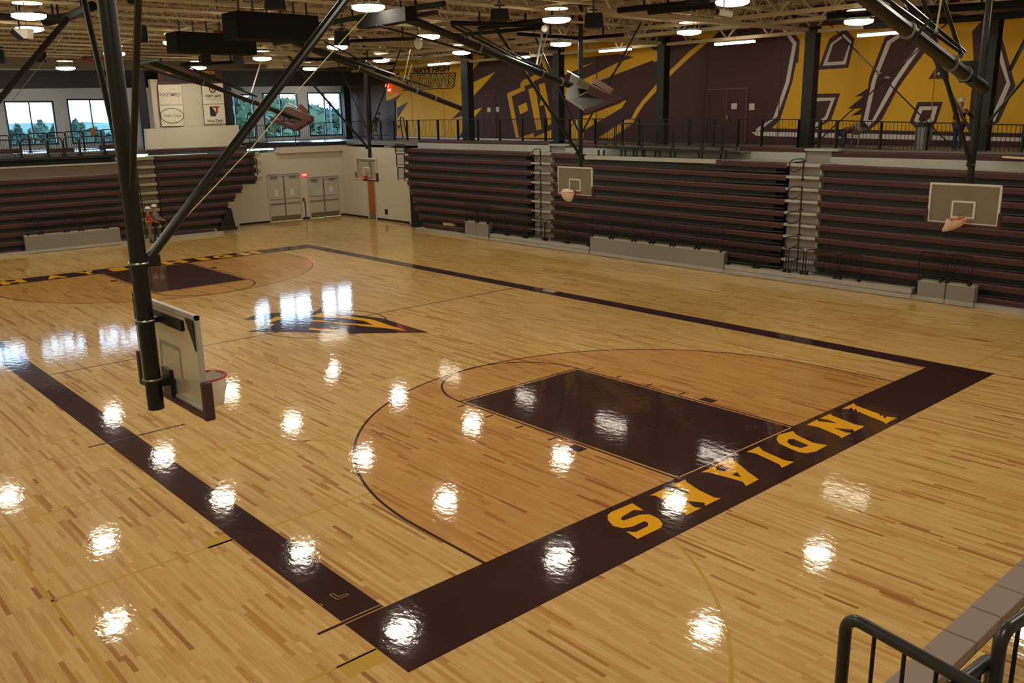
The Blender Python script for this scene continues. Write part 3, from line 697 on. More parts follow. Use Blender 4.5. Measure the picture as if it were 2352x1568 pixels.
# brown single door
e = empty('door_6', (BX, 36.97, 0), kind='structure')
B(BX - .03, BX + .1, 36.5, 36.6, 0, 2.3).build('door_frame', 'doorwhite', e); B(BX - .03, BX + .1, 37.34, 37.44, 0, 2.3).build('door_frame', 'doorwhite', e); B(BX - .03, BX + .1, 36.5, 37.44, 2.22, 2.32).build('door_frame', 'doorwhite', e)
d = B(BX + .02, BX + .07, 36.6, 37.34, .01, 2.22).build('door_leaf', 'wooddoor', e)
B(BX + .005, BX + .02, 36.63, 37.31, .02, .3).build('kick_plate', MATS['kick'], d)
B(BX - .03, BX + .02, 36.66, 36.72, .95, 1.1).build('door_handle', 'steel', d)
# small fittings on the white walls
p = U(888, 486, 0, BX - .001); B(BX - .04, BX - .001, p.y - .12, p.y + .12, p.z - .16, p.z + .14).build('wall_outlet', 'black', None, 'black outlet box low on the white wall right of the brown door', 'outlet')
p = U(697, 458, 1, DY - .001); B(p.x - .07, p.x + .07, DY - .05, DY - .001, p.z - .1, p.z + .1).build('fire_alarm', 'red', None, 'small red fire alarm pull between the two double doors', 'alarm')
B(21.36, 21.42, DY - .05, DY - .001, .02, 1.05).build('tape_post', 'blue', None, 'blue strip standing at the wall between the two double doors', 'strip')
for q in ((870, 459), (874, 459)):
    p = U(*q, 0, BX - .001); B(BX - .03, BX - .001, p.y - .05, p.y + .05, p.z - .06, p.z + .06).build('light_switch', 'white', None, ('left' if q[0] == 870 else 'right') + ' one of two small white wall boxes right of the brown door', 'switch')

# ------------------------------------------------------------------ ceiling and its joists
ceil = struct('ceiling', B(FX0 - .3, MX + .3, FY0 - .3, WY + .3, TOPZ, TOPZ + .2), 'deck')
# deck ribs: long shallow corrugations along y
mb = MB()
for i in range(120):
    x = FX0 + i * .31
    if x < MX: mb.box(x, x + .14, 6, WY, TOPZ - .05, TOPZ)
o = mb.build('deck_rib', 'deck', ceil, kind='stuff')
def joist(a, b, z0, z1, step, cw=.07, web=.028, name='joist'):
    """open-web joist between two plan points"""
    a = Vector((a[0], a[1], 0)); b = Vector((b[0], b[1], 0)); L = (b - a).length; n = max(2, round(L / step)); d = (b - a) / n
    mb = MB(); A0 = a + Vector((0, 0, z0)); B0 = b + Vector((0, 0, z0)); A1 = a + Vector((0, 0, z1)); B1 = b + Vector((0, 0, z1))
    mb.beam(A0, B0, cw * 1.5, cw); mb.beam(A1, B1, cw * 1.5, cw)
    for i in range(n):
        p = a + d * i; q = a + d * (i + .5); r = a + d * (i + 1)
        mb.beam(p + Vector((0, 0, z1)), q + Vector((0, 0, z0)), web, web); mb.beam(q + Vector((0, 0, z0)), r + Vector((0, 0, z1)), web, web)
    return mb.build(name, 'joist', ceil)
y = 8.2; k = 0
while y < 40.3:
    joist((FX0 + .1, y), (25.2, y), 8.98, 9.8, 1.5); y += 1.95
for y in (3.6, 9.6, 16.35, 22.5, 29.1, 35.6):
    joist((13.9, y), (25.5, y), 8.72, 9.7, 1.9, .13, .07, 'girder')
for x in (20.2, 22.6, 25.5): joist((x, 1), (x, 44), 8.8 if x < 24 else 8.66, 9.7, 1.9, .12, .06, 'girder')
for x in (26.4, 27.3): joist((x, 1), (x, 44), 9.2, 9.8, 1.4)
for x in (-4, 2, 8, 14): 
    mb = MB().beam((x, 6, 9.02), (x, 40.3, 9.02), .05, .05); mb.build('bridging', 'joist', ceil)
# pale folded duct hood at the far ceiling
P = [U(*q, 1, 39.2) for q in ((634, 102), (668, 98), (692, 156), (612, 157))]
MB().slab(P, (0, .8, 0)).build('duct_hood', mat('hood', (176, 160, 130), .7), None, 'pale tapered duct hood under the ceiling above the far beam', 'duct', loc=P[3])
# thin red pipe along the ceiling
MB().path([U(1040, 50, 2, 9.3), U(1250, 45, 2, 9.3), U(1440, 30, 2, 9.3)], .02, 6).build('sprinkler_pipe', 'red', None, 'thin red sprinkler pipe crossing the ceiling right of centre', 'pipe', loc=U(1250, 45, 2, 9.3))
MB().path([U(390, 62, 2, 9.3), U(560, 40, 2, 9.3), U(735, 5, 2, 9.3)], .018, 6).build('sprinkler_pipe', 'red', None, 'thin red sprinkler pipe crossing the ceiling above the black boxes', 'pipe', loc=U(560, 40, 2, 9.3))

# ------------------------------------------------------------------ round ceiling lights
def round_light(c, label, r=.40):
    e = empty('ceiling_light', c, label, 'light', 'round ceiling lights over the court'); x, y, z = c
    MB().sphere((x, y, z + .02), r, 20, 8, .22).build('lens', LAMPM, e, smooth=True)
    MB().tube((x, y, z + .06), (x, y, z + .12), r * 1.02, 20).build('housing', 'steel', e)
    MB().tube((x, y, z + .32), (x, y, z + .34), r * .85, 20).build('reflector_plate', emis('uplight_glow', (255, 236, 200), 3.0), e)  # the plate's own glow stands in for uplight from the lens
    for s in range(3):
        t = 2.1 * s; MB().tube((x + r * .8 * math.cos(t), y + r * .8 * math.sin(t), z + .1), (x + r * .8 * math.cos(t), y + r * .8 * math.sin(t), z + .32), .012, 5).build('hanger_rod', 'steel', e)
    MB().tube((x, y, z + .34), (x, y, TOPZ), .015, 5).build('stem', 'steel', e)
direct = {(1, 1): (846, 20), (2, 1): (1278, 48), (2, 0): (1682, 8), (2, 2): (984, 86), (3, 2): (1288, 103), (3, 1): (1583, 76), (3, 0): (1972, 52),
          (3, 3): (1060, 122), (3, 4): (876, 140), (2, 4): (602, 136), (3, 5): (713, 159), (2, 5): (455, 157), (1, 5): (151, 158), (2, 3): (775, 110), (0, 3): (67, 58)}
GX = [1.4, 7.6, 13.86, 20.3]; GY = [4.75, 10.8, 17.1, 23.35, 29.5, 36.4]
rows = ['nearest row', 'second row', 'third row', 'fourth row', 'fifth row', 'row by the windows']
cols = ['left', 'second from left', 'third from left', 'right']
for i in range(-1, 4):
    for j in range(-2, 6):
        if i >= 0 and j >= 0:
            if (i, j) in direct:
                q = U(*direct[(i, j)], 1, GY[j]); c = (q.x, q.y, min(q.z, 8.75))
                lab = 'round ceiling light in the %s, %s column, glowing white' % (rows[j], cols[i])
            else:
                c = (GX[i], GY[j], 8.5); lab = 'round ceiling light of the %s, %s column, above the picture' % (rows[j].replace(' nearest the window wall', ' by the windows'), cols[i])
        else:
            c = (-4.9 if i < 0 else GX[i], {-1: -1.5, -2: -7.8}.get(j, 0) if j < 0 else GY[j], 8.5)  # outer lights continue the grid unseen, added to brighten the near floor
            lab = 'added unseen round ceiling light, %s column, %s' % (cols[i] if i >= 0 else 'leftmost edge', rows[j] if j >= 0 else ('just before the nearest' if j == -1 else 'behind the camera'))
        round_light(c, lab)
# linear lights over the balconies
def linear_light(c, L, ax, label):
    e = empty('linear_light', c, label, 'light', 'linear lights over the balconies'); x, y, z = c
    if ax == 1: mb = B(x - .09, x + .09, y - L / 2, y + L / 2, z - .05, z + .03); hb = B(x - .1, x + .1, y - L / 2, y + L / 2, z + .03, z + .08)
    else: mb = B(x - L / 2, x + L / 2, y - .09, y + .09, z - .05, z + .03); hb = B(x - L / 2, x + L / 2, y - .1, y + .1, z + .03, z + .08)
    mb.build('lens', TUBEM, e, bevel=.02); hb.build('housing', 'steel', e)
    MB().tube((x, y, z + .08), (x, y, TOPZ), .01, 5).build('hanger', 'steel', e)
for (u, v), yy, lab in (((2028, 77), 6.45, 'rightmost linear light before the gold mural'), ((1687, 98), 12.1, 'linear light before the plain maroon wall, above the double door'),
                     ((1413, 115), 18.4, 'linear light before the gold and maroon bands, left of the gold sweep'), ((1008, 147), 30.4, 'leftmost linear light before the mural, above the painted school name')):
    p = U(u, v, 0, 24.9); linear_light((24.9, p.y, p.z), 1.75, 1, lab)
p = U(728, 187, 1, 42.6); linear_light(tuple(p), 2.0, 0, 'linear light over the far balcony before the windows')
p = U(1195, 132, 0, 24.9); linear_light(tuple(p), 1.2, 1, 'short linear light partly hidden behind the folded arm, right of the first column')
for i, x in enumerate((-6.5, -1.5, 3.5, 8.5, 13.5, 18.5, 24.5)):  # unseen row, added to brighten the window wall
    linear_light((x, 43.2, 8.75), 1.75, 0, '%s added linear light from the left over the far balcony, hidden behind the navy beam' % ORD[i])

# ------------------------------------------------------------------ ceiling things
def black_box(name, u0, u1, vb, yb, zb, h, dpt, label):
    a = U(u0, vb, 1, yb); b = U(u1, vb, 1, yb)
    zb = (a.z + b.z) / 2
    e = empty(name, (a.x, yb, zb), label, 'scoreboard')
    B(a.x, b.x, yb, yb + dpt, zb, zb + h).build('cabinet', mat('sb_cab', (7, 7, 7), .9, spec=.2), e, bevel=.015)
    B(a.x + .03, b.x - .03, yb - .02, yb, zb + .03, zb + h - .03).build('dark_screen', mat('sb_scr', (5, 5, 5), .8, spec=.2), e)
    for i in range(6):
        x = a.x + (b.x - a.x) * (i + .5) / 6
        B(x - .02, x + .02, yb + dpt * .3, yb + dpt * .3 + .04, zb + h, 9.1).build('hanger_rod', 'black', e)
p = F(548, 93, 7.95)
black_box('video_board', 549, 735, 91, 13.9, 8, .66, .9, 'black hanging box nearer the middle, larger of the two, under the ceiling')
black_box('video_board', 410, 591, 122, 20.2, 8, .62, .9, 'black hanging box behind and left of the larger one under the ceiling')
def speaker(u, v, w, h, t, label, yaw=0.0, light=False):
    zt_ = D(u, v - h / 2, t).z
    while zt_ > 9.5: t -= .5; w *= .985; zt_ = D(u, v - h / 2, t).z
    c = D(u, v, t); s = t / FPX; W2 = w * s / 2; H2 = h * s / 2
    e = empty('speaker', c, label, 'speaker')
    rx = Vector((CR[0][0], CR[1][0], 0)).normalized(); ry = Vector((-rx.y, rx.x, 0)); up = Vector((0, 0, 1))
    rx2 = rx * math.cos(yaw) + ry * math.sin(yaw); ry2 = ry * math.cos(yaw) - rx * math.sin(yaw)
    c = Vector(c)
    pr = [(-.8, -.55), (.8, -.55), (.55, .5), (-.55, .5)]
    bot = [c + rx2 * (W2 * x * 1.2) + ry2 * (W2 * y * 1.1) - up * H2 for x, y in pr]; topv = [c + rx2 * (W2 * x * .85 * 1.2) + ry2 * (W2 * y * .9) + up * H2 for x, y in pr]
    MB().add(bot + topv, [(0, 1, 2, 3), (7, 6, 5, 4), (0, 4, 5, 1), (1, 5, 6, 2), (2, 6, 7, 3), (3, 7, 4, 0)]).build('cabinet', 'speaker', e, bevel=.02)
    g = [c + rx2 * (W2 * x) + ry2 * (-W2 * .62) + up * (H2 * y) for x, y in ((-.8, -.8), (.8, -.8), (.7, .8), (-.7, .8))]
    MB().slab(g, tuple(ry2 * .02)).build('grille', mat('grille', (12, 12, 12), .9, 0, .3, 60), e)
    MB().tube(c + up * H2, (c.x, c.y, TOPZ), .025, 6).tube(c + up * (H2 + .08) - rx2 * .12, c + up * (H2 + .08) + rx2 * .12, .02, 6).build('bracket', 'black', e)
for a in ((330, 79, 25, 36, 30, 'black speaker hanging just right of the near left basket mast'),
          (475, 138, 28, 24, 40, 'small black speaker under the far black box, left of a pair'),
          (549, 136, 28, 26, 40, 'small black speaker under the far black box, right of a pair'),
          (635, 8, 54, 28, 19, 'black speaker at the top edge above the larger black box'),
          (787, 88, 40, 30, 27, 'black speaker beside the pale ceiling pulleys, left of the first folded arm'),
          (1148, 35, 48, 27, 21, 'black speaker near the top, left of a round light'),
          (1363, 47, 48, 32, 24, 'six-sided looking black speaker right of the white cable pulley'),
          (96, 131, 30, 24, 38, 'black speaker behind the thin left arm near the far beam'),
          (2, 130, 24, 30, 30, 'black speaker cut by the left edge of the picture'),
          (308, 3, 28, 12, 22, 'black speaker cut by the top edge beside the near left mast'),
          (1590, 0, 40, 10, 20, 'black speaker cut by the top edge right of centre')):
    speaker(*a)
# flood light with white hood on the left
c = D(46, 76, 24); e = empty('flood_light', c, 'flood light with white hood under the left round ceiling light', 'light')
rx = Vector((CR[0][0], CR[1][0], 0)).normalized(); up = Vector((0, 0, 1)); bk = Vector((-rx.y, rx.x, 0))
MB().slab([c + rx * a + up * b for a, b in ((-.18, .12), (.24, .12), (.18, -.13), (.08, -.14))], tuple(bk * .3)).build('hood', 'white', e)
MB().slab([c + rx * a + up * b for a, b in ((-.20, .12), (.06, -.15), (-.08, -.17), (-.28, .0))], tuple(bk * .3)).build('housing', 'black', e)
MB().tube(c + up * .1, c + up * 1.5, .02, 6).build('stem', 'black', e)
# red slings hanging on the ceiling
for (u, v, w, t, lab) in ((212, 132, 50, 40, 'red strap bundle sagging under the ceiling behind the left brace'), (503, 72, 22, 30, 'red strap bundle half hidden behind the larger black box')):
    c = D(u, v, t); s = t / FPX * w / 2
    e = empty('strap_bundle', c, lab, 'strap')
    for k in (-1, 0, 1):
        pts = [c + rx * (s * (k * .66 + .33 * math.cos(q))) - up * (s * .3 * math.sin(q) * (1.2 if k == 0 else .8)) for q in [math.pi * i / 8 for i in range(9)]]
        MB().path(pts, .05, 6).build('strap', 'red', e)
    MB().tube(c - rx * s, c + rx * s, .03, 6).build('rod', 'black', e); MB().tube(c, (c.x, c.y, TOPZ), .015, 5).build('hanger', 'black', e)
# small black box speaker on a stem and the white cable pulleys
c = D(781, 17, 19); e = empty('junction_box', c, 'small black box hanging near the ceiling left of the bright round light', 'box')
B(c.x - .06, c.x + .06, c.y - .06, c.y + .06, c.z - .1, c.z + .1).build('case', 'black', e, bevel=.01); MB().tube(c + up * .1, (c.x, c.y, 9.0), .02).build('stem', 'white', e)

# ------------------------------------------------------------------ bleachers
MOD = .457
def seat_mesh(axis):
    """one moulded seat module: .45 long, rounded nose; origin at back top centre. axis 1: runs along y, faces -x; axis 0: runs along x, faces -y"""
    prof = [(0, -.02), (-.20, -.0), (-.255, -.02), (-.275, -.06), (-.27, -.20), (-.24, -.205), (-.235, -.07), (0, -.07)]
    mb = MB(); h = .2265
    n = len(prof)
    if axis == 1: vs = [(p, -h, q) for p, q in prof] + [(p, h, q) for p, q in prof]
    else: vs = [(-h, p, q) for p, q in prof] + [(h, p, q) for p, q in prof]
    mb.add(vs, [tuple(range(n)), tuple(range(2 * n - 1, n - 1, -1))] + [(i, i + n, (i + 1) % n + n, (i + 1) % n) for i in range(n)])
    o = mb.build('seat', 'seat'); me = o.data; bpy.data.objects.remove(o)
    return me
SEAT_Y, SEAT_X = seat_mesh(1), seat_mesh(0)
def add_seats(parent, axis, fixed, s0, s1, zf, skip=()):
    """seat modules from s0 to s1 along the axis; zf(s) height of the seat top"""
    n = max(1, int((s1 - s0) / MOD)); st = (s1 - s0) / n
    base = wloc(parent); k = 0
    for i in range(n):
        s = s0 + (i + .5) * st
        if any(a < s < b for a, b in skip): continue
        o = bpy.data.objects.new('seat', SEAT_Y if axis == 1 else SEAT_X); COL.objects.link(o); o.parent = parent
        p = Vector((fixed, s, zf(s))) if axis == 1 else Vector((s, fixed, zf(s)))
        o.location = p - base
        if axis == 1: o.scale = (1, st / MOD, 1)
        else: o.scale = (st / MOD, 1, 1)
        k += 1
    return k
def bl_part(parent, name, axis, f0, f1, s0, s1, z0, z1, m, label=None):
    mb = MB().box(f0, f1, s0, s1, z0, z1) if axis == 1 else MB().box(s0, s1, f0, f1, z0, z1)
    return mb.build(name, m, parent, label)
XF = 22.9      # seat-front plane of the closed side bleachers
def side_section(label, s0, s1, ztop, rise, slope, ends=None, name='bleacher', top_skip=(), low_skip=(), row1_skip=()):
    """rows 1..10 stacked nearly flush, row 0 fixed on the deck at the balcony edge"""
    e = empty(name, (XF + .3, (s0 + s1) / 2, 0), label, 'bleacher')
    zf0 = lambda k: (lambda y: ztop - rise * (k - 1) + slope * (y - s0))
    for k in range(1, 11):
        b = s1 if ends is None else ends[k - 1]
        sk = list(low_skip.get(k, ())) if isinstance(low_skip, dict) else []
        if k == 1: sk += list(row1_skip)
        off = .006 * k
        if k > 1 or True:
            add_seats(e, 1, XF + .27 - off, s0, b, zf0(k), sk)
        zt = zf0(k)((s0 + b) / 2)
        bl_part(e, 'riser', 1, XF + .24, XF + .27, s0 + .55, b, zt - rise + .0, zt - .03, 'riser')
        bl_part(e, 'row_deck', 1, XF + .02, XF + .24, s0 + .1, b, zt - rise + .005, zt - rise + .03, 'riser')
        bl_part(e, 'end_cap', 1, XF + .05, XF + .26, b - .02, b + .03, zt - .30, zt - .12, 'tread')
    # deck and the fixed top row
    za = zf0(1)((s0 + s1) / 2)
    bl_part(e, 'deck', 1, XF + .18, BX + .02, s0, s1 + .3, za - .07, za - .03, 'tread')
    bl_part(e, 'riser', 1, BX - .02, BX + .02, s0, s1 + .3, za - .03, za + .24, 'tread')
    add_seats(e, 1, BX + .28, s0, s1 + .3, lambda y: 4.62 + (za - 4.2) * .9, top_skip)
    bl_part(e, 'top_deck', 1, BX + .02, BX + .45, s0, s1 + .3, za + .2, za + .28, mat('dk', (84, 76, 68)))
    bl_part(e, 'dark_backing', 1, XF + .3, XF + .34, s0, s1, 0.02, za - .1, 'darkvoid')  # near-black sheet standing in for the shade behind the rows
    bl_part(e, 'front_sill', 1, XF - .28, XF + .2, s0, s1 if ends is None else ends[9] + .35, 0.0, .14, 'tread')
    return e, zf0
yl = lambda u, v: U(u, v, 0, XF).y
ends1 = [yl(u, v) for u, v in ((929, 345), (929, 360), (929, 378), (929, 396), (936, 415), (943, 433), (949, 451), (953, 470), (963, 489), (973, 508))]
Y1, Y2, Y3, Y4 = 21.72, 20.42, 8.62, 7.33
sec1, zs1 = side_section('maroon bleacher section at the left of the right wall, beside the brown door', Y1, max(ends1), 4.27, .433, 0.001, ends1, low_skip={10: [(24.3, 26.6)], 9: [(24.4, 26.6)]})
plat_y0, plat_y1 = 11.6, 18.35
sec2, zs2 = side_section('middle maroon bleacher section under the black platform', Y3, Y2, 4.14, .42, .009, None, top_skip=[(plat_y0 - .2, plat_y1)], row1_skip=[(plat_y0 + .1, plat_y1)],
             low_skip={10: [(Y3, 18.0)], 9: [(Y3, Y3 + .1)]})
sec3, zs3 = side_section('right maroon bleacher section behind the right basket', -2.6, Y4, 4.0, .413, .013, None, low_skip={10: [(1.9, 3.8), (5.4, 7.4)], 9: [(2.0, 3.7)]})
# platform nosing where the seats are left out
bl_part(sec2, 'platform_nosing', 1, XF - .02, XF + .3, plat_y0, plat_y1, 4.02, 4.17, 'tread', 'pale strip where the seats are left out')
# small access blocks at the low rows
for e_, ys in ((sec1, ((27.6, 28.5, .52),)), (sec3, ((.1, -2.6, .62),))):
    for a, b, z in ys: bl_part(e_, 'access_block', 1, XF - .02, XF + .2, a, b, z - .12, z + .03, mat('ab', (168, 158, 118)))
# aisles: treads and pale risers
def aisle(label, s0, s1, ztop, rise, gate=False):
    e = empty('bleacher_aisle', (XF + .2, (s0 + s1) / 2, 0), label, 'aisle')
    for k in range(0, 11):
        z = ztop - rise * (k - 1)
        if k == 0:
            bl_part(e, 'step', 1, BX - .1, BX + .45, s0 + .0, s1 - .0, FZ - .08, FZ, 'tread'); bl_part(e, 'step_riser', 1, BX + .05, BX + .1, s0, s1, ztop - .05, FZ - .08, mat('aisr', (150, 142, 134))); continue
        bl_part(e, 'step', 1, XF - .04, XF + .34, s0 + .02, s1 - .02, z - .10, z - .01, 'tread')
        bl_part(e, 'step_riser', 1, XF + .20, XF + .24, s0 + .0, s1 + .0, z - rise, z - .10, mat('aisr', (150, 142, 134)))
    bl_part(e, 'deck', 1, XF + .3, BX, s0, s1, ztop - .09, ztop - .03, 'tread')
    bl_part(e, 'front_sill', 1, XF - .28, XF + .2, s0, s1, 0, .14, 'tread')
    return e
aisle('left stair aisle of the right bleachers, behind the middle basket', Y2, Y1, 4.25, .43)
aisle('right stair aisle of the right bleachers, left of the right basket', Y4, Y3, 4.12, .415)
def handrail(x, y, zb, h, s, label):
    """curved aisle rail: post with a loop on its left"""
    e = empty('handrail', (x, y, zb), label, 'handrail')
    MB().tube((x, y, zb), (x, y, zb + h), .025, 8).build('post', 'rail', e)
    pts = [(x, y, zb + h), (x, y + .12, zb + h + .02), (x, y + .40 * s, zb + h - .02), (x, y + .52 * s, zb + h - .1), (x, y + .55 * s, zb + h - .22), (x, y + .52 * s, zb + h - .36), (x, y + .40 * s, zb + h - .44), (x, y + .22 * s, zb + h - .40), (x, y, zb + h - .25)]
    MB().path(pts, .02, 6).build('loop', 'rail', e)
    B(x - .05, x + .05, y - .05, y + .05, zb, zb + .06).build('base', 'rail', e)
for n, (y, ztop) in enumerate(((21.05, 4.25), (7.95, 4.12))):
    for i in range(5 if n == 0 else 5):
        zz = ztop + .05 - i * .85 * (.43 / .42)
        handrail(XF - .06, y, zz - .78 if i else zz - .62, .82 if i else .72, 1, '%s curved black handrail from the top in the %s stair aisle of the right bleachers' % (ORD[i], 'left' if n == 0 else 'right'))

# ---- end bleachers on the far side, left
YF = 37.6
xr = lambda u, v: U(u, v, 1, YF).x
def end_section(label, s0, s1, ztop, rise, slope, ends=None, row1=True, low_skip={}, top=True):
    e = empty('bleacher', ((s0 + s1) / 2, YF + .3, 0), label, 'bleacher')
    zf0 = lambda k: (lambda x: ztop - rise * (k - 1) + slope * (x - s1))
    for k in range(1, 11):
        b = s1 if ends is None else ends[k - 1]
        if k > 1 or row1: add_seats(e, 0, YF + .27 - .006 * k, s0, b, zf0(k), low_skip.get(k, ()))
        zt = zf0(k)((s0 + b) / 2)
        bl_part(e, 'riser', 0, YF + .24, YF + .27, s0, b, zt - rise, zt - .03, 'riser')
        bl_part(e, 'row_deck', 0, YF + .02, YF + .24, s0 + .1, b, zt - rise + .005, zt - rise + .03, 'riser')
        if ends: bl_part(e, 'end_cap', 0, YF + .05, YF + .26, b, b + .35, zt - .3, zt - .06, mat('ab', (168, 158, 118)))
    za = zf0(1)((s0 + s1) / 2)
    bl_part(e, 'deck', 0, YF + .18, 38.9, s0, s1, za - .07, za - .03, 'tread')
    if top: add_seats(e, 0, 38.75, s0, s1, lambda x: 4.52); bl_part(e, 'riser', 0, 38.5, 38.54, s0, s1, za, za + .25, 'riser')
    bl_part(e, 'dark_backing', 0, YF + .3, YF + .34, s0, s1 - .1 if ends is None else ends[9], .02, za - .1, 'darkvoid')  # shaded hollow behind the seats, drawn as a near-black sheet
    bl_part(e, 'front_sill', 0, YF - .28, YF + .2, s0, s1 if ends is None else ends[9] + .4, 0, .14, 'tread')
    return e, zf0
ends4 = [xr(u, v) for u, v in ((585, 355), (587, 371), (588, 389), (590, 406), (557, 424), (540, 442), (523, 460), (520, 480), (508, 498), (491, 517))]
XA1 = 11.75; XA0 = 10.2
sec4, zs4 = end_section('narrow maroon bleacher section under the white sign wall', XA1, ends4[0], 4.2, .43, .0, ends4)
sec5, zs5 = end_section('maroon bleacher section at the left edge under the black platform', 2.6, XA0 - .35, 3.42, .40, .0, None, top=False, low_skip={10: [(5.1, 9.6)], 9: [(5.1, 9.6)]})
sec6, zs6 = end_section('maroon bleacher end beyond the pale aisle at the left picture edge', -4.5, 1.6, 3.4, .40, 0, None, top=False)
bl_part(sec5, 'platform_front', 0, YF + .05, YF + .1, 0.5, XA0 - .3, 3.45, 3.95, mat('pf', (110, 98, 84)), 'plain grey-brown front under the platform')
bl_part(sec5, 'platform_nosing', 0, YF - .03, YF + .4, 0.5, XA0 - .3, 3.93, 3.99, 'tread')
def aisle_x(label, s0, s1, ztop, rise, n=10):
    e = empty('bleacher_aisle', ((s0 + s1) / 2, YF + .2, 0), label, 'aisle')
    for k in range(0, n):
        z = ztop - rise * (k)
        bl_part(e, 'step', 0, YF - .04, YF + .34, s0 + .02, s1 - .02, z - .16, z - .02, mat('ais2', (150, 144, 116)))
        bl_part(e, 'step_riser', 0, YF + .2, YF + .24, s0, s1, z - rise, z - .16, mat('ais3', (118, 106, 90)))
    bl_part(e, 'front_sill', 0, YF - .28, YF + .2, s0, s1, 0, .14, 'tread')
aisle_x('stair aisle of the end bleachers behind the two workers in hard hats', XA0 - .3, XA1 - .05, 4.2, .43)
aisle_x('stair aisle of the end bleachers at the left picture edge', 1.7, 2.55, 3.4, .40, 8)
h = MB().tube((10.85, YF - .05, .2), (10.72, YF - .05, 4.25), .03, 8)
e = empty('handrail', (10.85, YF - .05, .2), 'tall thin black rail post in the aisle above the two workers', 'handrail'); h.build('post', 'rail', e)
for i in range(4):
    z = 4.0 - i * .86; MB().path([(10.74, YF - .05, z), (10.5, YF - .05, z + .02), (10.35, YF - .05, z - .12), (10.45, YF - .05, z - .32), (10.72, YF - .05, z - .3)], .02, 6).build('loop', 'rail', e)
# dark folded stand at the end of the bleacher
e = empty('folded_stand', (15.9, 37.5, 0), 'black wedge-shaped stand on the floor at the right end of the end bleachers', 'stand')
P = [U(*q, 1, 37.45) for q in ((505, 524), (542, 523), (531, 478), (520, 487))]
MB().slab(P, (0, .5, 0)).build('body', 'black', e)
P2 = [U(*q, 1, 37.4) for q in ((504, 530), (545, 527), (545, 520), (504, 522))]; MB().slab(P2, (0, .6, 0)).build('base', 'black', e)

# ------------------------------------------------------------------ railings
def barrier(a, b, z0, z1, label, name='railing_panel', m='rail', group=None, foot=True, r=.022, rb=.008, sp=.11, mid=None, round_=.12):
    """tube frame with rounded top corners, thin balusters and two feet; a, b plan points"""
    a = Vector((a[0], a[1], 0)); b = Vector((b[0], b[1], 0)); d = (b - a); L = d.length; d.normalize()
    up = Vector((0, 0, 1)); e = empty(name, a + up * z0, label, 'railing', group)
    A = a + up * z0; Bq = b + up * z0; H = z1 - z0; q = min(round_, L * .3)
    pts = [A, A + up * (H - q), A + up * (H - q * .3) + d * q * .3, A + up * H + d * q, Bq + up * H - d * q, Bq + up * (H - q * .3) - d * q * .3, Bq + up * (H - q), Bq]
    MB().path(pts, r, 6).build('frame', m, e)
    MB().tube(A + up * .12, Bq + up * .12, r * .7, 6).build('bottom_rail', m, e)
    mb = MB(); n = max(2, int(L / sp))
    for i in range(1, n):
        p = A + d * (L * i / n); mb.tube(p + up * .12, p + up * (H - (0 if q < L * i / n < L - q else q * .5)), rb, 4, cap=False)
    mb.build('balusters', m, e, kind='stuff')
    if foot:
        for p in (A + d * .04, Bq - d * .04): MB().box(p.x - .05, p.x + .05, p.y - .05, p.y + .05, z0, z0 + .13).build('foot', m, e)
    return e
XR = XF - .3
yb = lambda u, v: U(u, v, 0, XR).y
def gpanel(y0, y1, z1, label):
    e = empty('panel_box', (XR, (y0 + y1) / 2, 0), label, 'panel')
    n = 2 if y1 - y0 < 3 else 1
    for i in range(n):
        a = y0 + (y1 - y0) * i / n; b = y0 + (y1 - y0) * (i + 1) / n
        B(XR - .03, XR + .25, a + .015, b - .015, .15, z1).build('panel', 'greypanel', e); B(XR - .04, XR - .03, a + .01, b - .01, .02, .16).build('base_strip', 'tread', e)
        B(XR - .035, XR + .25, a + .01, b - .01, z1, z1 + .06).build('top_strip', 'tread', e)
    return e
ga0, ga1 = yb(1123, 540), yb(1069, 530); gb0, gb1 = yb(1664, 600), yb(1356, 560); gc0, gc1 = yb(2238, 690), yb(2106, 670)
gpanel(ga0, ga1, .77, 'pair of grey panels at the foot of the left bleacher section')
gpanel(gb0, gb1, .75, 'long grey panel at the foot of the middle bleacher section')
gpanel(gc0, gc1, .62, 'pair of grey panels at the foot of the right bleacher section')
def rail_run(us, v, z0, z1, fmt, gap=.05):
    ys = [yb(u, v) for u in us]
    for i in range(len(ys) - 1):
        barrier((XR, ys[i] - gap), (XR, ys[i + 1] + gap), z0, z1, fmt % ORD[i])
rail_run((1069, 1096, 1123), 490, .78, 1.72, '%s black railing from the left on the left pair of grey panels')
rail_run((1126, 1165, 1206, 1252, 1302, 1354), 530, .345, 1.29, '%s low black railing from the left between the left and middle grey panels')
rail_run((1357, 1405, 1457, 1498, 1545, 1603, 1663), 540, .77, 1.70, '%s black railing from the left on the long middle grey panel')
rail_run((1668, 1736, 1808, 1848, 1926, 1982), 600, .345, 1.24, '%s low black railing from the left, right of the long middle grey panel')
rail_run((2108, 2172, 2239), 610, .65, 1.56, '%s black railing from the left on the right pair of grey panels')
for a, b, l in ((1126, 1354, 'left'), (1668, 2104, 'right')):
    y0, y1 = yb(b, 560), yb(a, 540)
    e = empty('front_step', (XR, (y0 + y1) / 2, 0), 'low pale bleacher step under the %s run of low railings' % l, 'step')
    B(XR - .04, XR + .3, y0, y1, .02, .165).build('lower_board', 'tread', e); B(XR - .02, XR + .3, y0, y1 if l == 'left' else y1, .18, .345).build('upper_board', 'tread', e)
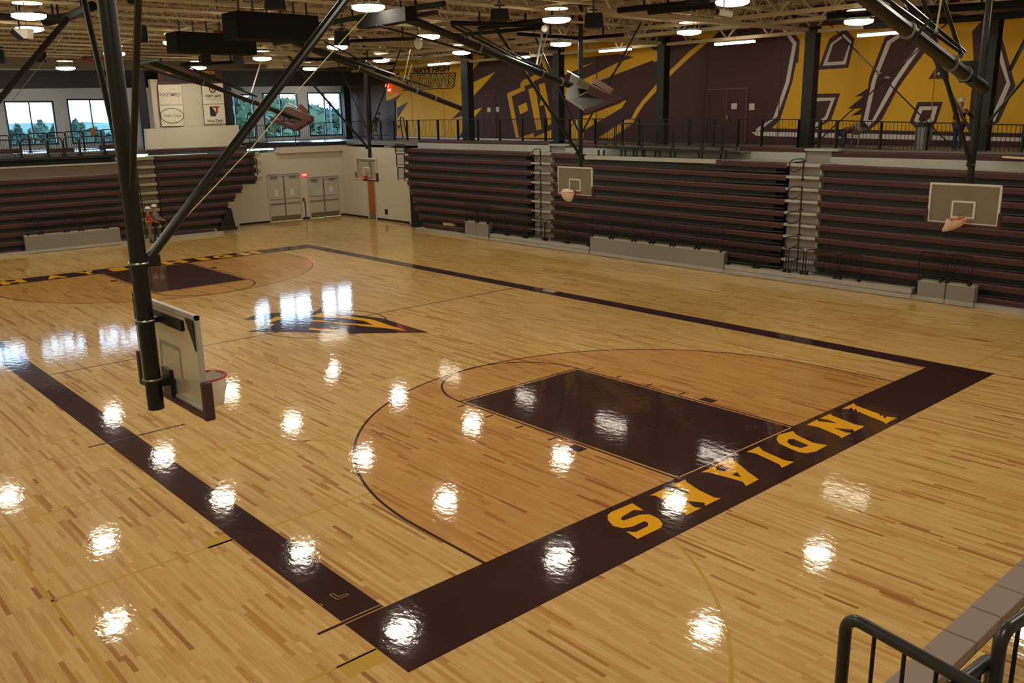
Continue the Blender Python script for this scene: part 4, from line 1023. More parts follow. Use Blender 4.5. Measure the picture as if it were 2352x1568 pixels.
# left end bleacher front panel
YR = YF - .3
xb = lambda u, v: U(u, v, 1, YR).x
px0, px1 = xb(59, 560), xb(276, 540)
e = empty('panel_box', ((px0 + px1) / 2, YR, 0), 'long grey panel at the foot of the end bleachers, left of the mast', 'panel')
B(px0, px1, YR - .03, YR + .25, .14, .80).build('panel', 'greypanel', e); B(px0, px1, YR - .04, YR - .03, .02, .15).build('base_strip', 'tread', e); B(px0, px1, YR - .03, YR + .25, .80, .86).build('top_strip', 'tread', e)
xs = [xb(u, 520) for u in (57, 91, 151, 185, 243, 276)]
for i in range(5): barrier((xs[i] + .04, YR), (xs[i + 1] - .04, YR), .84, 1.74, '%s black railing from the left on the grey panel of the end bleachers' % ORD[i])
# guard rail of the right balcony: long rail with wide posts
def guard(a, b, posts, h, label, m='rail', pw=.11, z=(FZ, FZ), sp=.13, rb=.009):
    a = Vector(a); b = Vector(b); d = b - a; L = d.length; dn = d.normalized(); up = Vector((0, 0, 1))
    e = empty('guard_rail', a, label, 'railing')
    MB().beam(a + up * h, b + up * h, .05, .035).build('top_rail', m, e)
    MB().beam(a + up * .1, b + up * .1, .035, .03).build('bottom_rail', m, e)
    mb = MB(); n = int(L / sp)
    for i in range(n + 1): p = a + dn * (L * i / n); mb.tube(p + up * .1, p + up * h, rb, 4, cap=False)
    mb.build('balusters', m, e, kind='stuff')
    for t in posts:
        p = a + dn * t; MB().beam(p - up * .1, p + up * h, pw, pw * .5, tuple(dn)).build('post', m, e)
    return e
XG = 24.5
def g_right(us, label, v0, v1):
    ys = [U(u, 300, 0, XG).y for u in us]
    a = U(us[0], v0, 0, XG); b = U(us[-1], v1, 0, XG)
    L = (b - a).length
    guard((XG, a.y, a.z - 1.0), (XG, b.y, b.z - 1.0), [abs(y - a.y) for y in ys], 1.0, label)
g_right((872, 905, 935, 962, 1006, 1052, 1098, 1148, 1200, 1253), 'black guard rail of the balcony before the gold wall with the school name', 277, 272.5)
g_right((1253, 1308, 1367, 1430, 1467, 1525, 1583, 1640, 1695, 1750, 1835), 'black guard rail of the balcony before the maroon wall and double door', 272.5, 274.5)
g_right((1835, 1883, 1922, 2024, 2131, 2245, 2352, 2480), 'black guard rail of the balcony before the big gold mural field', 275, 290)
# far balcony guard rail
YG = 40.35
a = U(551, 290, 1, YG); b = U(872, 276.5, 1, YG)
xs = [U(u, 300, 1, YG).x for u in (552, 611, 677, 745, 816, 871)]
guard((a.x, YG, a.z - 1.02), (b.x, YG, b.z - 1.02), [x - a.x for x in xs], 1.02, 'black guard rail of the far balcony before the windows', pw=.05)
a = U(872, 276.5, 1, YG)
guard((a.x, YG, a.z - 1.02), (U(872, 277, 0, XG).x if False else 28 - .1, YG, a.z - 1.02), [0, 1.0], 1.02, 'short black guard rail at the corner where the two balconies meet', pw=.05)
# left balcony rails before the windows
for i, (u0, u1) in enumerate(((-60, 17), (20, 62), (64, 105), (107, 147), (149, 188), (190, 230), (232, 262), (322, 335))):
    a = U(u0, 300, 1, 40.6); b = U(u1, 300, 1, 40.6); zt = U((u0 + u1) / 2, 311 - (u0 + u1) / 2 * .055, 1, 40.6).z
    barrier((a.x, 40.6), (b.x, 40.6), 4.45, zt, '%s black rail from the left in the back row of the left balcony' % ORD[i], round_=.06, r=.028)
for i, (u0, u1) in enumerate(((-30, 44), (47, 106), (109, 143), (146, 180), (183, 237), (240, 275))):
    a = U(u0, 330, 1, 38.6); b = U(u1, 330, 1, 38.6); um = (u0 + u1) / 2; zt = U(um, 322 - um * .045, 1, 38.6).z; zb = U(um, 366 - um * .05, 1, 38.6).z
    barrier((a.x, 38.6), (b.x, 38.6), zb - .05, zt, '%s arched black rail from the left on the platform of the end bleachers' % ORD[i], round_=.16, foot=True, r=.032)
# platforms
def platform(name, mbs, label): 
    e = empty(name, mbs[0][0].v[0], label, 'platform')
    for mb, n, m in mbs: mb.build(n, m, e)
    return e
a = U(0, 368, 1, 38.4); zt = a.z
e = empty('platform', (5, 38.0, 4.0), 'black edged platform with pale deck at the top of the end bleachers on the left', 'platform')
pl0 = U(-80, 371, 1, 38.35); pl1 = U(270, 354, 1, 38.35)
zt = (pl0.z + pl1.z) / 2
B(-4, pl1.x, 38.3, 40.3, zt - .05, zt).build('deck', mat('pdeck_daylit', (150, 160, 168), .25), e)  # window light on the deck is put into its pale bluish colour
MB().beam((-4, 38.3, zt - .03), (pl1.x, 38.3, zt - .03), .06, .12).build('edge', 'rail', e)
for i in range(9):
    x = -2.5 + i * 1.5
    if x < pl1.x: [MB().box(q_, q_ + .05, 38.34, 38.39, 3.97, zt - .05).build('leg', 'rail', e) for q_ in (x, x + .3)]
B(-4, pl1.x, 38.85, 38.9, 3.9, zt - .05).build('dark_back', 'riser', e)
for (u, v), l in (((14, 348), 'left'), ((138, 346), 'middle'), ((252, 337), 'right')):
    p = U(u, v, 1, 39.2); e2 = empty('bench', (p.x, 39.2, p.z - .5), 'loose maroon bench on the left platform, %s one of three' % l, 'bench')
    B(p.x - .55, p.x + .6, 39.05, 39.4, p.z - .1, p.z + .12).build('seat', 'seat', e2); 
    for s in (-.45, .5): B(p.x + s - .02, p.x + s + .02, 39.1, 39.3, zt, p.z - .1).build('leg', 'rail', e2)
# right platform
XP = 23.35
a = U(1370, 336, 0, XP); b = U(1700, 350, 0, XP); zp = (a.z + b.z) / 2
e = empty('platform', (XP, (a.y + b.y) / 2, 4.1), 'black framed platform with thin deck in the middle of the right bleachers', 'platform')
mb = MB().slab([(XP, a.y, a.z - .02), (XP, b.y, b.z - .02), (XP + 1.1, b.y, b.z - .02), (XP + 1.1, a.y, a.z - .02)], (0, 0, .05)); mb.build('deck', mat('pdeck_daylit2', (118, 108, 84), .5), e)
MB().beam((XP - .02, a.y, a.z - .02), (XP - .02, b.y, b.z - .02), .06, .1).build('edge', 'rail', e)
for u in (1375, 1387, 1427, 1436, 1455, 1462, 1475, 1480, 1505, 1515, 1540, 1550, 1605, 1612, 1655, 1667):
    p = U(u, 345, 0, XP + .02); B(XP, XP + .05, p.y - .03, p.y + .03, 4.12, p.z + .02 if p.z > 4.2 else zp).build('leg', 'rail', e)
MB().beam((XP - .02, U(1375, 357, 0, XP).y, 4.13), (XP - .02, U(1665, 370, 0, XP).y, 4.13), .03, .03).build('base_bar', 'rail', e)
for i, (u0, u1) in enumerate(((1370, 1412), (1414, 1472), (1474, 1545), (1547, 1612), (1614, 1658), (1660, 1692))):
    p = U(u0, 330, 0, XP); q = U(u1, 330, 0, XP); um = (u0 + u1) / 2
    zt2 = U(um, 282 + (um - 1370) * .02, 0, XP).z; zb2 = U(um, 334 + (um - 1370) * .04, 0, XP).z
    barrier((XP, p.y - .02), (XP, q.y + .02), zb2, zt2, '%s black railing from the left on the middle platform' % ORD[i], sp=.1, rb=.012, r=.03, foot=False)
    
# end rails of the bleachers
for i, (v0, v1) in enumerate(((332, 352), (353, 383), (384, 414))):
    p = U(908 + i * 3, (v0 + v1) / 2, 0, XF - .1); q = U(929, (v0 + v1) / 2, 0, XF - .1); zt2 = U(915, v0, 0, XF - .1).z; zb2 = U(915, v1, 0, XF - .1).z
    barrier((XF - .1, p.y), (XF - .1, q.y), zb2, zt2, '%s black end rail from the top at the left end of the right bleachers' % ORD[i], sp=.07, foot=False, round_=.06, r=.03)
e = empty('handrail', U(932, 318, 0, 24.2), 'tall black hairpin handrail at the balcony corner by the right bleachers', 'handrail')
MB().path([U(926, 318, 0, 24.2), U(919, 275, 0, 24.2), U(921, 269, 0, 24.2), U(926, 271, 0, 24.2), U(935, 318, 0, 24.2)], .035, 6).build('hairpin', 'rail', e)
for i, (v0, v1) in enumerate(((262, 330), (360, 402))):
    P = [U(u, v, 1, YF - .1) for u, v in ((580, v0 + 4), (596, v0), (592, v1), (578, v1))]
    if i == 0: P = [U(u, v, 1, YF - .1) for u, v in ((574, 262), (592, 262), (592, 330), (574, 330))]
    barrier((P[3].x, YF - .1), (P[2].x, YF - .1), P[2].z, P[0].z, '%s black end rail at the right end of the end bleachers' % ('upper' if i == 0 else 'lower'), sp=.08, foot=False, round_=.08, r=.03)
P = [U(588, 345, 1, YF - .15), U(597, 348, 1, YF - .15), U(592, 403, 1, YF - .15), U(585, 404, 1, YF - .15)]

# ------------------------------------------------------------------ basketball backstops
UP = Vector((0, 0, 1))
def backboard(e, X, yc, s, zt=3.97, zb=2.90, label=None, glass=None, sq='boardwhite'):
    """glass board in the plane x = X facing s (+1 / -1) with frame, pads, rim and bagged net; children of e"""
    w = .915; y0, y1 = yc - w, yc + w
    f = MB().box(X - .03 * s, X + .012 * s, y0, y1, zt - .045, zt).box(X - .03 * s, X + .012 * s, y0, y0 + .045, zb, zt).box(X - .03 * s, X + .012 * s, y1 - .045, y1, zb, zt).box(X - .03 * s, X + .012 * s, y0, y1, zb, zb + .045)
    fr = f.build('board_frame', 'alu', e)
    B(X - .004, X + .004, y0 + .045, y1 - .045, zb + .045, zt - .045).build('glass', glass or BGLASS, fr)
    x = X + .013 * s
    def strip(a, b, c, d): mb.box(x, x + .004 * s, a, b, c, d)
    mb = MB(); t = .055
    strip(y0, y1, zt - t, zt); strip(y0, y1, zb, zb + t); strip(y0, y0 + t, zb + t, zt - t); strip(y1 - t, y1, zb + t, zt - t)
    mb.build('border', 'boardwhite', fr)
    mb = MB(); x = X + .005 * s; q0, q1, r0, r1 = yc - .305, yc + .305, zb + .16, zb + .62
    strip(q0, q1, r1 - .05, r1); strip(q0, q1, r0, r0 + .05); strip(q0, q0 + .05, r0 + .05, r1 - .05); strip(q1 - .05, q1, r0 + .05, r1 - .05)
    mb.build('target_square', sq, fr)
    for a, b in ((y0 - .06, y0 + .02), (y1 - .02, y1 + .06)): B(X - .055, X + .055, a, b, zb - .06, zb + .36).build('side_pad', 'pad', fr, bevel=.02)
    B(X - .05, X + .05, y0 - .03, y1 + .03, zb - .06, zb + .02).build('bottom_pad', 'pad', fr, bevel=.02)
    zr = zb + .15
    B(X + .01 * s, X + .14 * s, yc - .07, yc + .07, zr - .12, zr + .05).build('rim_bracket', 'rimred', e)
    c = Vector((X + .38 * s, yc, zr)); ring = [c + Vector((.228 * math.cos(t), .228 * math.sin(t), 0)) for t in [2 * math.pi * i / 28 for i in range(28)]]
    MB().path(ring, .014, 6, closed=True).build('rim', 'rimred', e)
    return c
def bag(e, c, shape, m='bag'):
    """plastic bag pulled over the net: rings (dx, dy, r, z)"""
    mb = MB(); n = 22; vs = []
    for k, (dx, dy, r, z) in enumerate(shape):
        for i in range(n):
            t = 2 * math.pi * i / n; q = r * (1 + .07 * math.sin(5 * t + k) + .05 * math.sin(9 * t + 2 * k)) if k else r
            vs.append((c.x + dx + q * math.cos(t), c.y + dy + q * math.sin(t), c.z + z + (.012 * math.sin(6 * t + k) if k else 0)))
    fs = [(k * n + i, (k + 1) * n + i, (k + 1) * n + (i + 1) % n, k * n + (i + 1) % n) for k in range(len(shape) - 1) for i in range(n)]
    fs.append(tuple((len(shape) - 1) * n + i for i in range(n)))
    mb.add(vs, fs); return mb.build('net_bag', m, e, smooth=True)
def ubolt(e, c, r, s, name='pipe_clamp'):
    ring = [Vector(c) + Vector((r * math.cos(t), r * math.sin(t), 0)) for t in [2 * math.pi * i / 20 for i in range(20)]]
    MB().path(ring, .013, 6, closed=True).build(name, 'steel', e)
def backstop(X, yc, s, label, mast_x, glass=None, sq='boardwhite', r=.088, ztop=TOPZ, zmin=2.80, zt=3.97, zb=2.9):
    e = empty('basketball_hoop', (mast_x, yc, zmin), label, 'basketball hoop')
    mm = mat('pipe_dark', (28, 30, 28), .35, .35, .2, 10)
    MB().tube((mast_x, yc, zmin), (mast_x, yc, ztop), r, 20).build('mast', mm, e, smooth=False)
    c = backboard(e, X, yc, s, zt, zb, glass=glass, sq=sq)
    for z in (zb + .25, zt - .15, 4.45): ubolt(e, (mast_x, yc, z), r + .012, s)
    # board carrier: top bracket bar and lower rim plate
    xb_ = X - .06 * s
    MB().box(xb_ - .02, xb_ + .02, yc - .62, yc + .62, zt - .20, zt - .09).build('top_bracket', mm, e)
    MB().beam((mast_x, yc, zt - .15), (xb_, yc, zt - .15), .16, .06).build('bracket_arm', mm, e)
    MB().beam((mast_x, yc, zb + .2), (xb_, yc, zb + .2), .14, .09).box(xb_ - .015, xb_ + .03, yc - .12, yc + .12, zb + .03, zb + .34).build('rim_plate', mm, e)
    for sy in (-1, 1): MB().slab([(X - .035 * s, yc + sy * .87, zt - .05), (X - .035 * s, yc + sy * .87, zt - .38), (X - .035 * s, yc + sy * .66, zt - .05)], (-.012 * s, 0, 0)).build('corner_gusset', mm, e)
    # braces
    k = (7.31 - 4.45) / 2.77
    MB().tube((mast_x + .1 * s, yc, 4.47), (mast_x + s * 4.2, yc, 4.47 + 4.2 * k), .052, 12).build('front_brace', mm, e)
    MB().box(mast_x - .0, mast_x + .22 * s, yc - .05, yc + .05, 4.40, 4.52).build('brace_lug', mm, e)
    for sy in (-1, 1):
        MB().tube((mast_x, yc + sy * .06, 5.2), (mast_x + sy * s * .32, yc + sy * (2.2 if sy > 0 else 2.6), 8.95), .034, 10).build('side_brace', mm, e)
    return e, c
NE, c = backstop(-1.83, 1.25, 1, 'near basketball hoop hanging at the left on a thick dark mast, seen from behind', -2.05, BGLASS2, mat('square_back', (120, 122, 106), .5))
bag(NE, c, [(0, 0, .215, 0.01), (0, 0, .225, -.02), (.0, 0, .205, -.15), (.01, 0, .17, -.27), (.03, .0, .14, -.34), (.04, 0, .05, -.37)], mat('bag_clear', (232, 226, 214), .3, 0, .1, 14))
NE2, c = backstop(19.25, 1.12, -1, 'right basketball hoop with pink bagged net before the right bleacher section', 19.5)
bag(NE2, c, [(0, 0, .24, .03), (0, 0, .245, -.02), (-.02, .06, .2, -.14), (-.04, .16, .13, -.24), (-.06, .26, .04, -.31)])
NE3, c = backstop(19.25, 15.4, -1, 'middle basketball hoop with bagged net before the left stair aisle', 19.55)
bag(NE3, c, [(0, .1, .12, .12), (0, .02, .24, .02), (0, 0, .25, -.03), (0, -.02, .2, -.2), (0, -.05, .12, -.32), (0, -.05, .04, -.36)])
NE4, c = backstop(19.25, 29.85, -1, 'far basketball hoop hanging before the white wall with the brown door', 19.5)
bag(NE4, c, [(0, 0, .215, .01), (0, 0, .225, -.02), (0, .03, .19, -.10), (0, .08, .1, -.16)])
# pale cable from the near clamp up to the ceiling pulley
e = empty('hoist_cable', U(352, 575, 1, 1.25), 'pale hoist cable running from the near hoop brace up to the ceiling', 'cable')
MB().path([U(350, 592, 1, 1.25), U(368, 560, 1, 1.3), U(582, 335, 1, 1.6), U(700, 190, 1, 2.0), U(870, 0, 1, 2.4)], .0065, 6).build('cable', 'yellowcable', e)
# folded arms: dark tube trusses swung up under the ceiling
PD = mat('pipe_dark', (38, 40, 38))
def folded(label, yp, p0, p1, r, extra=(), name='folded_backstop'):
    a = U(*p0, 1, yp); b = U(*p1, 1, yp)
    e = empty(name, a, label, 'basketball hoop')
    MB().tube(a, b, r, 12).build('mast', PD, e)
    for q0, q1, rr in extra: MB().tube(U(*q0, 1, yp), U(*q1, 1, yp), rr, 8).build('tube', PD, e)
    d = (b - a).normalized()
    for t in (.35, .7, .82):
        c = a.lerp(b, t); MB().tube(c - d * .02, c + d * .02, r * 1.25, 12).build('pipe_clamp', 'steel', e)
    MB().tube(a + Vector((0, -1.2, .02)), a + Vector((0, 1.2, .02)), .06, 10).build('pivot_bar', PD, e)
    return e, a, b
A1, a, b = folded('folded backstop arm with its board, hanging in the middle before the first mural column', 10.7, (936, 41), (1352, 214), .10,
               [((930, 49), (1235, 152), .04), ((1039, 60), (1250, 166), .035), ((1050, 56), (1255, 162), .025), ((775 + 90, 58), (1115, 128), .03)])
A2, a2, b2 = folded('long bare folded arm pointing at the left mural column', 17.7, (672, 97), (1059, 249), .09,
               [((700, 103), (985, 200), .03), ((745, 96), (935, 190), .028), ((735, 115), (905, 172), .06)], 'folded_backstop')
A3, a3, b3 = folded('folded backstop arm on the left with a maroon-padded board before the far windows', 29.1, (343, 142), (668, 268), .10,
               [((318, 152), (470, 197), .03), ((415, 150), (590, 222), .035), ((420, 148), (560, 205), .03)])
A4, a4, b4 = folded('thick folded arm entering from the top right corner', -1.0, (1965, -22), (2258, 202), .125,
               [((2022, -12), (2210, 122), .035), ((2040, -30), (2215, 118), .035), ((2160, -20), (2208, 128), .04), ((2208, 128), (2168, 145), .04)])
mat('edge_dull', (92, 88, 80), .6)
def slab_board(e, pts, t, edge_w, label=None):
    """swung-up board: corner pixels with their distances"""
    P = [D(u, v, q) for u, v, q in pts]; n = (P[1] - P[0]).cross(P[3] - P[0]).normalized()
    MB().slab(P, n * t).build('glass', mat('board_under', (44, 42, 34), .5), e)
    for i, (m, w) in enumerate(edge_w):
        MB().beam(P[i] + n * t / 2, P[(i + 1) % 4] + n * t / 2, w, w, tuple(n)).build('edge_pad' if m == 'pad' else 'edge_strip', m, e)
    return P, n
# middle folded board: two padded halves around the mast end
P, n = slab_board(A1, [(1313, 171, 26.6), (1424, 228, 26.0), (1346, 256, 25.2), (1300, 226, 25.8)], .03, [('edge_dull', .04), ('pad', .14), ('edge_dull', .03), ('edge_dull', .03)])
MB().beam(D(1352, 206, 25.3), D(1418, 232, 25.1), .10, .22).build('bottom_pad', 'pad', A1)
MB().beam(D(1364, 184, 26.6), D(1406, 210, 26.4), .14, .14).build('side_pad', mat('pad_pale', (104, 76, 70)), A1)
MB().beam(D(1347, 255, 25.1), D(1408, 229, 25.1), .10, .12).build('side_pad', 'pad', A1)
MB().beam(D(1328, 187, 26), D(1356, 202, 26), .26, .2).build('mast_end', mat('olive_cap', (108, 100, 74)), A1)
for p_, q_ in ((D(1310, 231, 25.9), D(1349, 211, 25.9)), (D(1310, 231, 25.9), D(1350, 252, 25.2)), (D(1303, 163, 26.8), D(1330, 178, 26.7)), (D(1316, 172, 26.7), D(1311, 206, 26.3))): MB().tube(p_, q_, .022, 6).build('stay_rod', 'steel', A1)
e = A1
MB().tube(D(1247, 65, 27.4), D(1232, 150, 26.9), .04, 8).build('hoist_rod', 'steel', e); MB().tube(D(1262, 60, 27.3), D(1238, 152, 26.9), .016, 6).build('hoist_rod', 'steel', e)
MB().sphere(D(1251, 66, 27.2), .11, 10, 6).build('pulley', 'white', e)
MB().path([D(1236, 152, 26.9), D(1232, 165, 26.9), D(1250, 175, 26.8), D(1253, 162, 26.8)], .02, 6).build('shackle', 'steel', e)
# left folded board
P, n = slab_board(A3, [(644, 252, 41.5), (716, 272, 41), (680, 294, 39.5), (626, 272, 40.5)], .04, [('edge_dull', .05), ('pad', .2), ('pad', .2), ('edge_dull', .04)])
MB().beam(D(660, 252, 40.8), D(716, 274, 40.5), .2, .3).build('bottom_pad', mat('pad_red', (92, 58, 52)), A3)
MB().beam(D(675, 294, 39.5), D(704, 277, 39.5), .16, .2).build('side_pad', MATS['pad_red'], A3)
MB().beam(D(688, 243, 42), D(706, 260, 42), .16, .2).build('side_pad', MATS['pad_red'], A3)
for p_, q_ in ((D(626, 271, 40.6), D(672, 291, 39.8)), (D(661, 237, 42), D(700, 255, 42))): MB().tube(p_, q_, .04, 6).build('stay_rod', 'steel', A3)
for u, v in ((640, 258), (652, 262), (663, 266), (670, 270)): MB().tube(D(u, v, 40.8), D(u - 3, v + 22, 40.2), .02, 5).build('stay_rod', 'rail', A3)
MB().tube(D(599, 142, 42), D(577, 213, 41), .035, 6).build('hoist_rod', 'white', A3)
# right arm fittings
MB().box(*[x for p in ((b4.x - .9, b4.x - .65), (b4.y - .12, b4.y + .12), (b4.z + .1, b4.z + .5)) for x in p]).build('clamp_block', PD, A4)
MB().beam(D(2085, 108, 15), D(2140, 40, 15), .03, .04).build('cross_lug', PD, A4)
mat('pipe_matt', (14, 14, 14), .8, spec=.2)
# beams and pipes on the ceiling that carry the arms
def pipe(name, pts, r, label, cat='pipe', z=8.62, m='pipe_matt', square=False):
    P = [U(u, v, 2, z) for u, v in pts]
    e = empty(name, P[0], label, cat)
    mb = MB()
    if square:
        for p, q in zip(P, P[1:]): mb.beam(p, q, r * 2, r * 2)
    else: mb.path(P, r, 8)
    mb.build('tube', MATS[m], e)
    c = P[0].lerp(P[-1], .3); MB().tube(c, c + UP * .35, .03, 6).build('hanger', MATS[m], e)
    c = P[0].lerp(P[-1], .8); MB().tube(c, c + UP * .35, .03, 6).build('hanger', MATS[m], e)
    return e
pipe('support_beam', ((833, 52), (944, 32)), .16, 'short thick dark beam under the ceiling where the middle folded arm starts', 'beam', 8.3, square=True)
pipe('support_pipe', ((735, 56), (880, 30), (1020, 8)), .07, 'dark ceiling pipe right of the larger black box, rising to the right')
pipe('support_pipe', ((805, 94), (960, 88), (1240, 64)), .06, 'dark ceiling pipe below the middle folded arm start')
pipe('support_pipe', ((1036, 53), (1248, 58)), .07, 'straight dark pipe beside the round light left of the six-sided speaker')
pipe('support_pipe', ((1100, 66), (1200, 52), (1315, 40)), .07, 'dark pipe behind the round light near the white pulley')
pipe('support_pipe', ((1420, 24), (1628, 3)), .075, 'upper of two parallel dark pipes left of the top right bright light')
pipe('support_pipe', ((1490, 28), (1640, 12)), .075, 'lower of two parallel dark pipes left of the top right bright light')
pipe('support_pipe', ((1190, 78), (1330, 88), (1432, 80)), .06, 'dark pipe above the middle basket mast')
pipe('support_pipe', ((1900, 38), (2100, 24), (2352, 8)), .10, 'long dark pipe across the top right, above the other', 'pipe', 8.5)
pipe('support_pipe', ((1985, 60), (2150, 48), (2352, 33)), .09, 'long dark pipe across the top right, below the other', 'pipe', 8.3)
pipe('support_pipe', ((417, 148), (560, 142)), .07, 'dark pipe under the small pair of speakers', 'pipe', 8.45)
pipe('support_pipe', ((700, 137), (880, 134)), .06, 'short dark pipe right of the pale duct hood', 'pipe', 8.4)
pipe('support_pipe', ((0, 38), (152, 42)), .08, 'dark pipe at the top left corner meeting the left brace')
pipe('support_pipe', ((105, 50), (160, 38), (212, 14)), .12, 'thick dark bracket pipe at the top left crossing behind the mast brace')
e = empty('brace_pipe', U(155, 40, 1, 15.4), 'long thin dark brace running down to the left picture edge', 'pipe')
MB().tube(U(156, 42, 1, 15.4), U(-40, 275, 1, 15.4), .07, 8).build('tube', PD, e)
MB().tube(U(148, 80, 1, 15.4), U(25, 235, 1, 15.4), .008, 6).build('cable', 'signgrey', e)
# white cylinder at the top right bright light
c = D(1662, 29, 20); e = empty('hoist_motor', c, 'pale cylinder motor under the bright light at the top right', 'motor')
MB().tube(D(1652, 27, 20), D(1682, 33, 20), .07, 12).build('cylinder', 'white', e); MB().tube(D(1643, 28, 20), D(1652, 28, 20), .05, 10).build('collar', 'black', e)
MB().tube(D(1662, 28, 20), (c.x, c.y, 9.1), .02).build('bracket', 'steel', e)
for (u, v, t, w, l) in ((961, 100, 25, .12, 'small white pulley block under the round light, left one'),):
    c = D(u, v, t); e = empty('pulley_block', c, l, 'pulley'); MB().sphere(c, w, 10, 6, 1.3).build('block', 'white', e); MB().tube(c, (c.x, c.y, 9.1), .012, 5).build('cable', 'rail', e)
for (u0, v0, u1, v1, t, l) in ((942, 113, 927, 182, 30, 'pale thin cable above the long bare folded arm, left one'), (946, 147, 936, 178, 30, 'short pale rod above the long bare folded arm, right of the thin cable'),
                               (2162, 0, 2150, 72, 16, 'pale thin cable above the thick folded arm at the right')):
    a = D(u0, v0, t); e = empty('hoist_cable', a, l, 'cable'); MB().tube(a, D(u1, v1, t), .02, 6).build('cable', 'yellowcable', e); MB().tube(D(u1, v1, t), D(u1, v1 + 4, t), .05, 8).build('shackle', 'steel', e)
# long diagonal guy rods before the mural
for p, q, t0, t1, r, l in (
                      
((2380, 45), (2320, 160), 22, 22, .05, ''),):
    MB().tube(D(*p, t0), D(*q, t1), r, 6).build('edge_brace', PD, NE2)
for p, q, l in (((1862, 12), (2190, 340), 'thin bracing rod falling to the right before the gold mural field'), ((2236, -2), (1870, 332), 'thin bracing rod rising to the right before the gold mural field'), ((1505, 46), (1286, 322), 'thin bracing rod rising to the right between the second and third columns')):
    a = U(*p, 0, 25.45); b = U(*q, 0, 25.45); e = empty('bracing_rod', b, l, 'rod'); MB().tube(a, b, .022, 6).build('rod', PD, e); c = a.lerp(b, .5); MB().tube(c - Vector((0, .08, 0)), c + Vector((0, .08, 0)), .05, 8).build('turnbuckle', 'steel', e)

# ------------------------------------------------------------------ people
def skin_fig(name, verts, edges, m, parent, sub=2, root=0):
    """continuous surface grown on a joint graph; verts (x, y, z, r)"""
    me = bpy.data.meshes.new(name); o0 = wloc(parent)
    me.from_pydata([tuple(Vector(v[:3]) - o0) for v in verts], edges, []); me.update()
    t = bpy.data.objects.new(name, me); COL.objects.link(t)
    md = t.modifiers.new('s', 'SKIN'); sv = me.skin_vertices[0].data
    for i, v in enumerate(verts): sv[i].radius = (v[3], v[3] if len(v) < 5 else v[4]); sv[i].use_root = (i == root)
    ss = t.modifiers.new('ss', 'SUBSURF'); ss.levels = sub; ss.render_levels = sub
    dg = bpy.context.evaluated_depsgraph_get(); out = bpy.data.meshes.new_from_object(t.evaluated_get(dg)); bpy.data.objects.remove(t)
    out.materials.clear(); out.materials.append(M(m) if isinstance(m, str) else m)
    for p in out.polygons: p.use_smooth = True
    o = bpy.data.objects.new(name, out); COL.objects.link(o); o.parent = parent
    return o
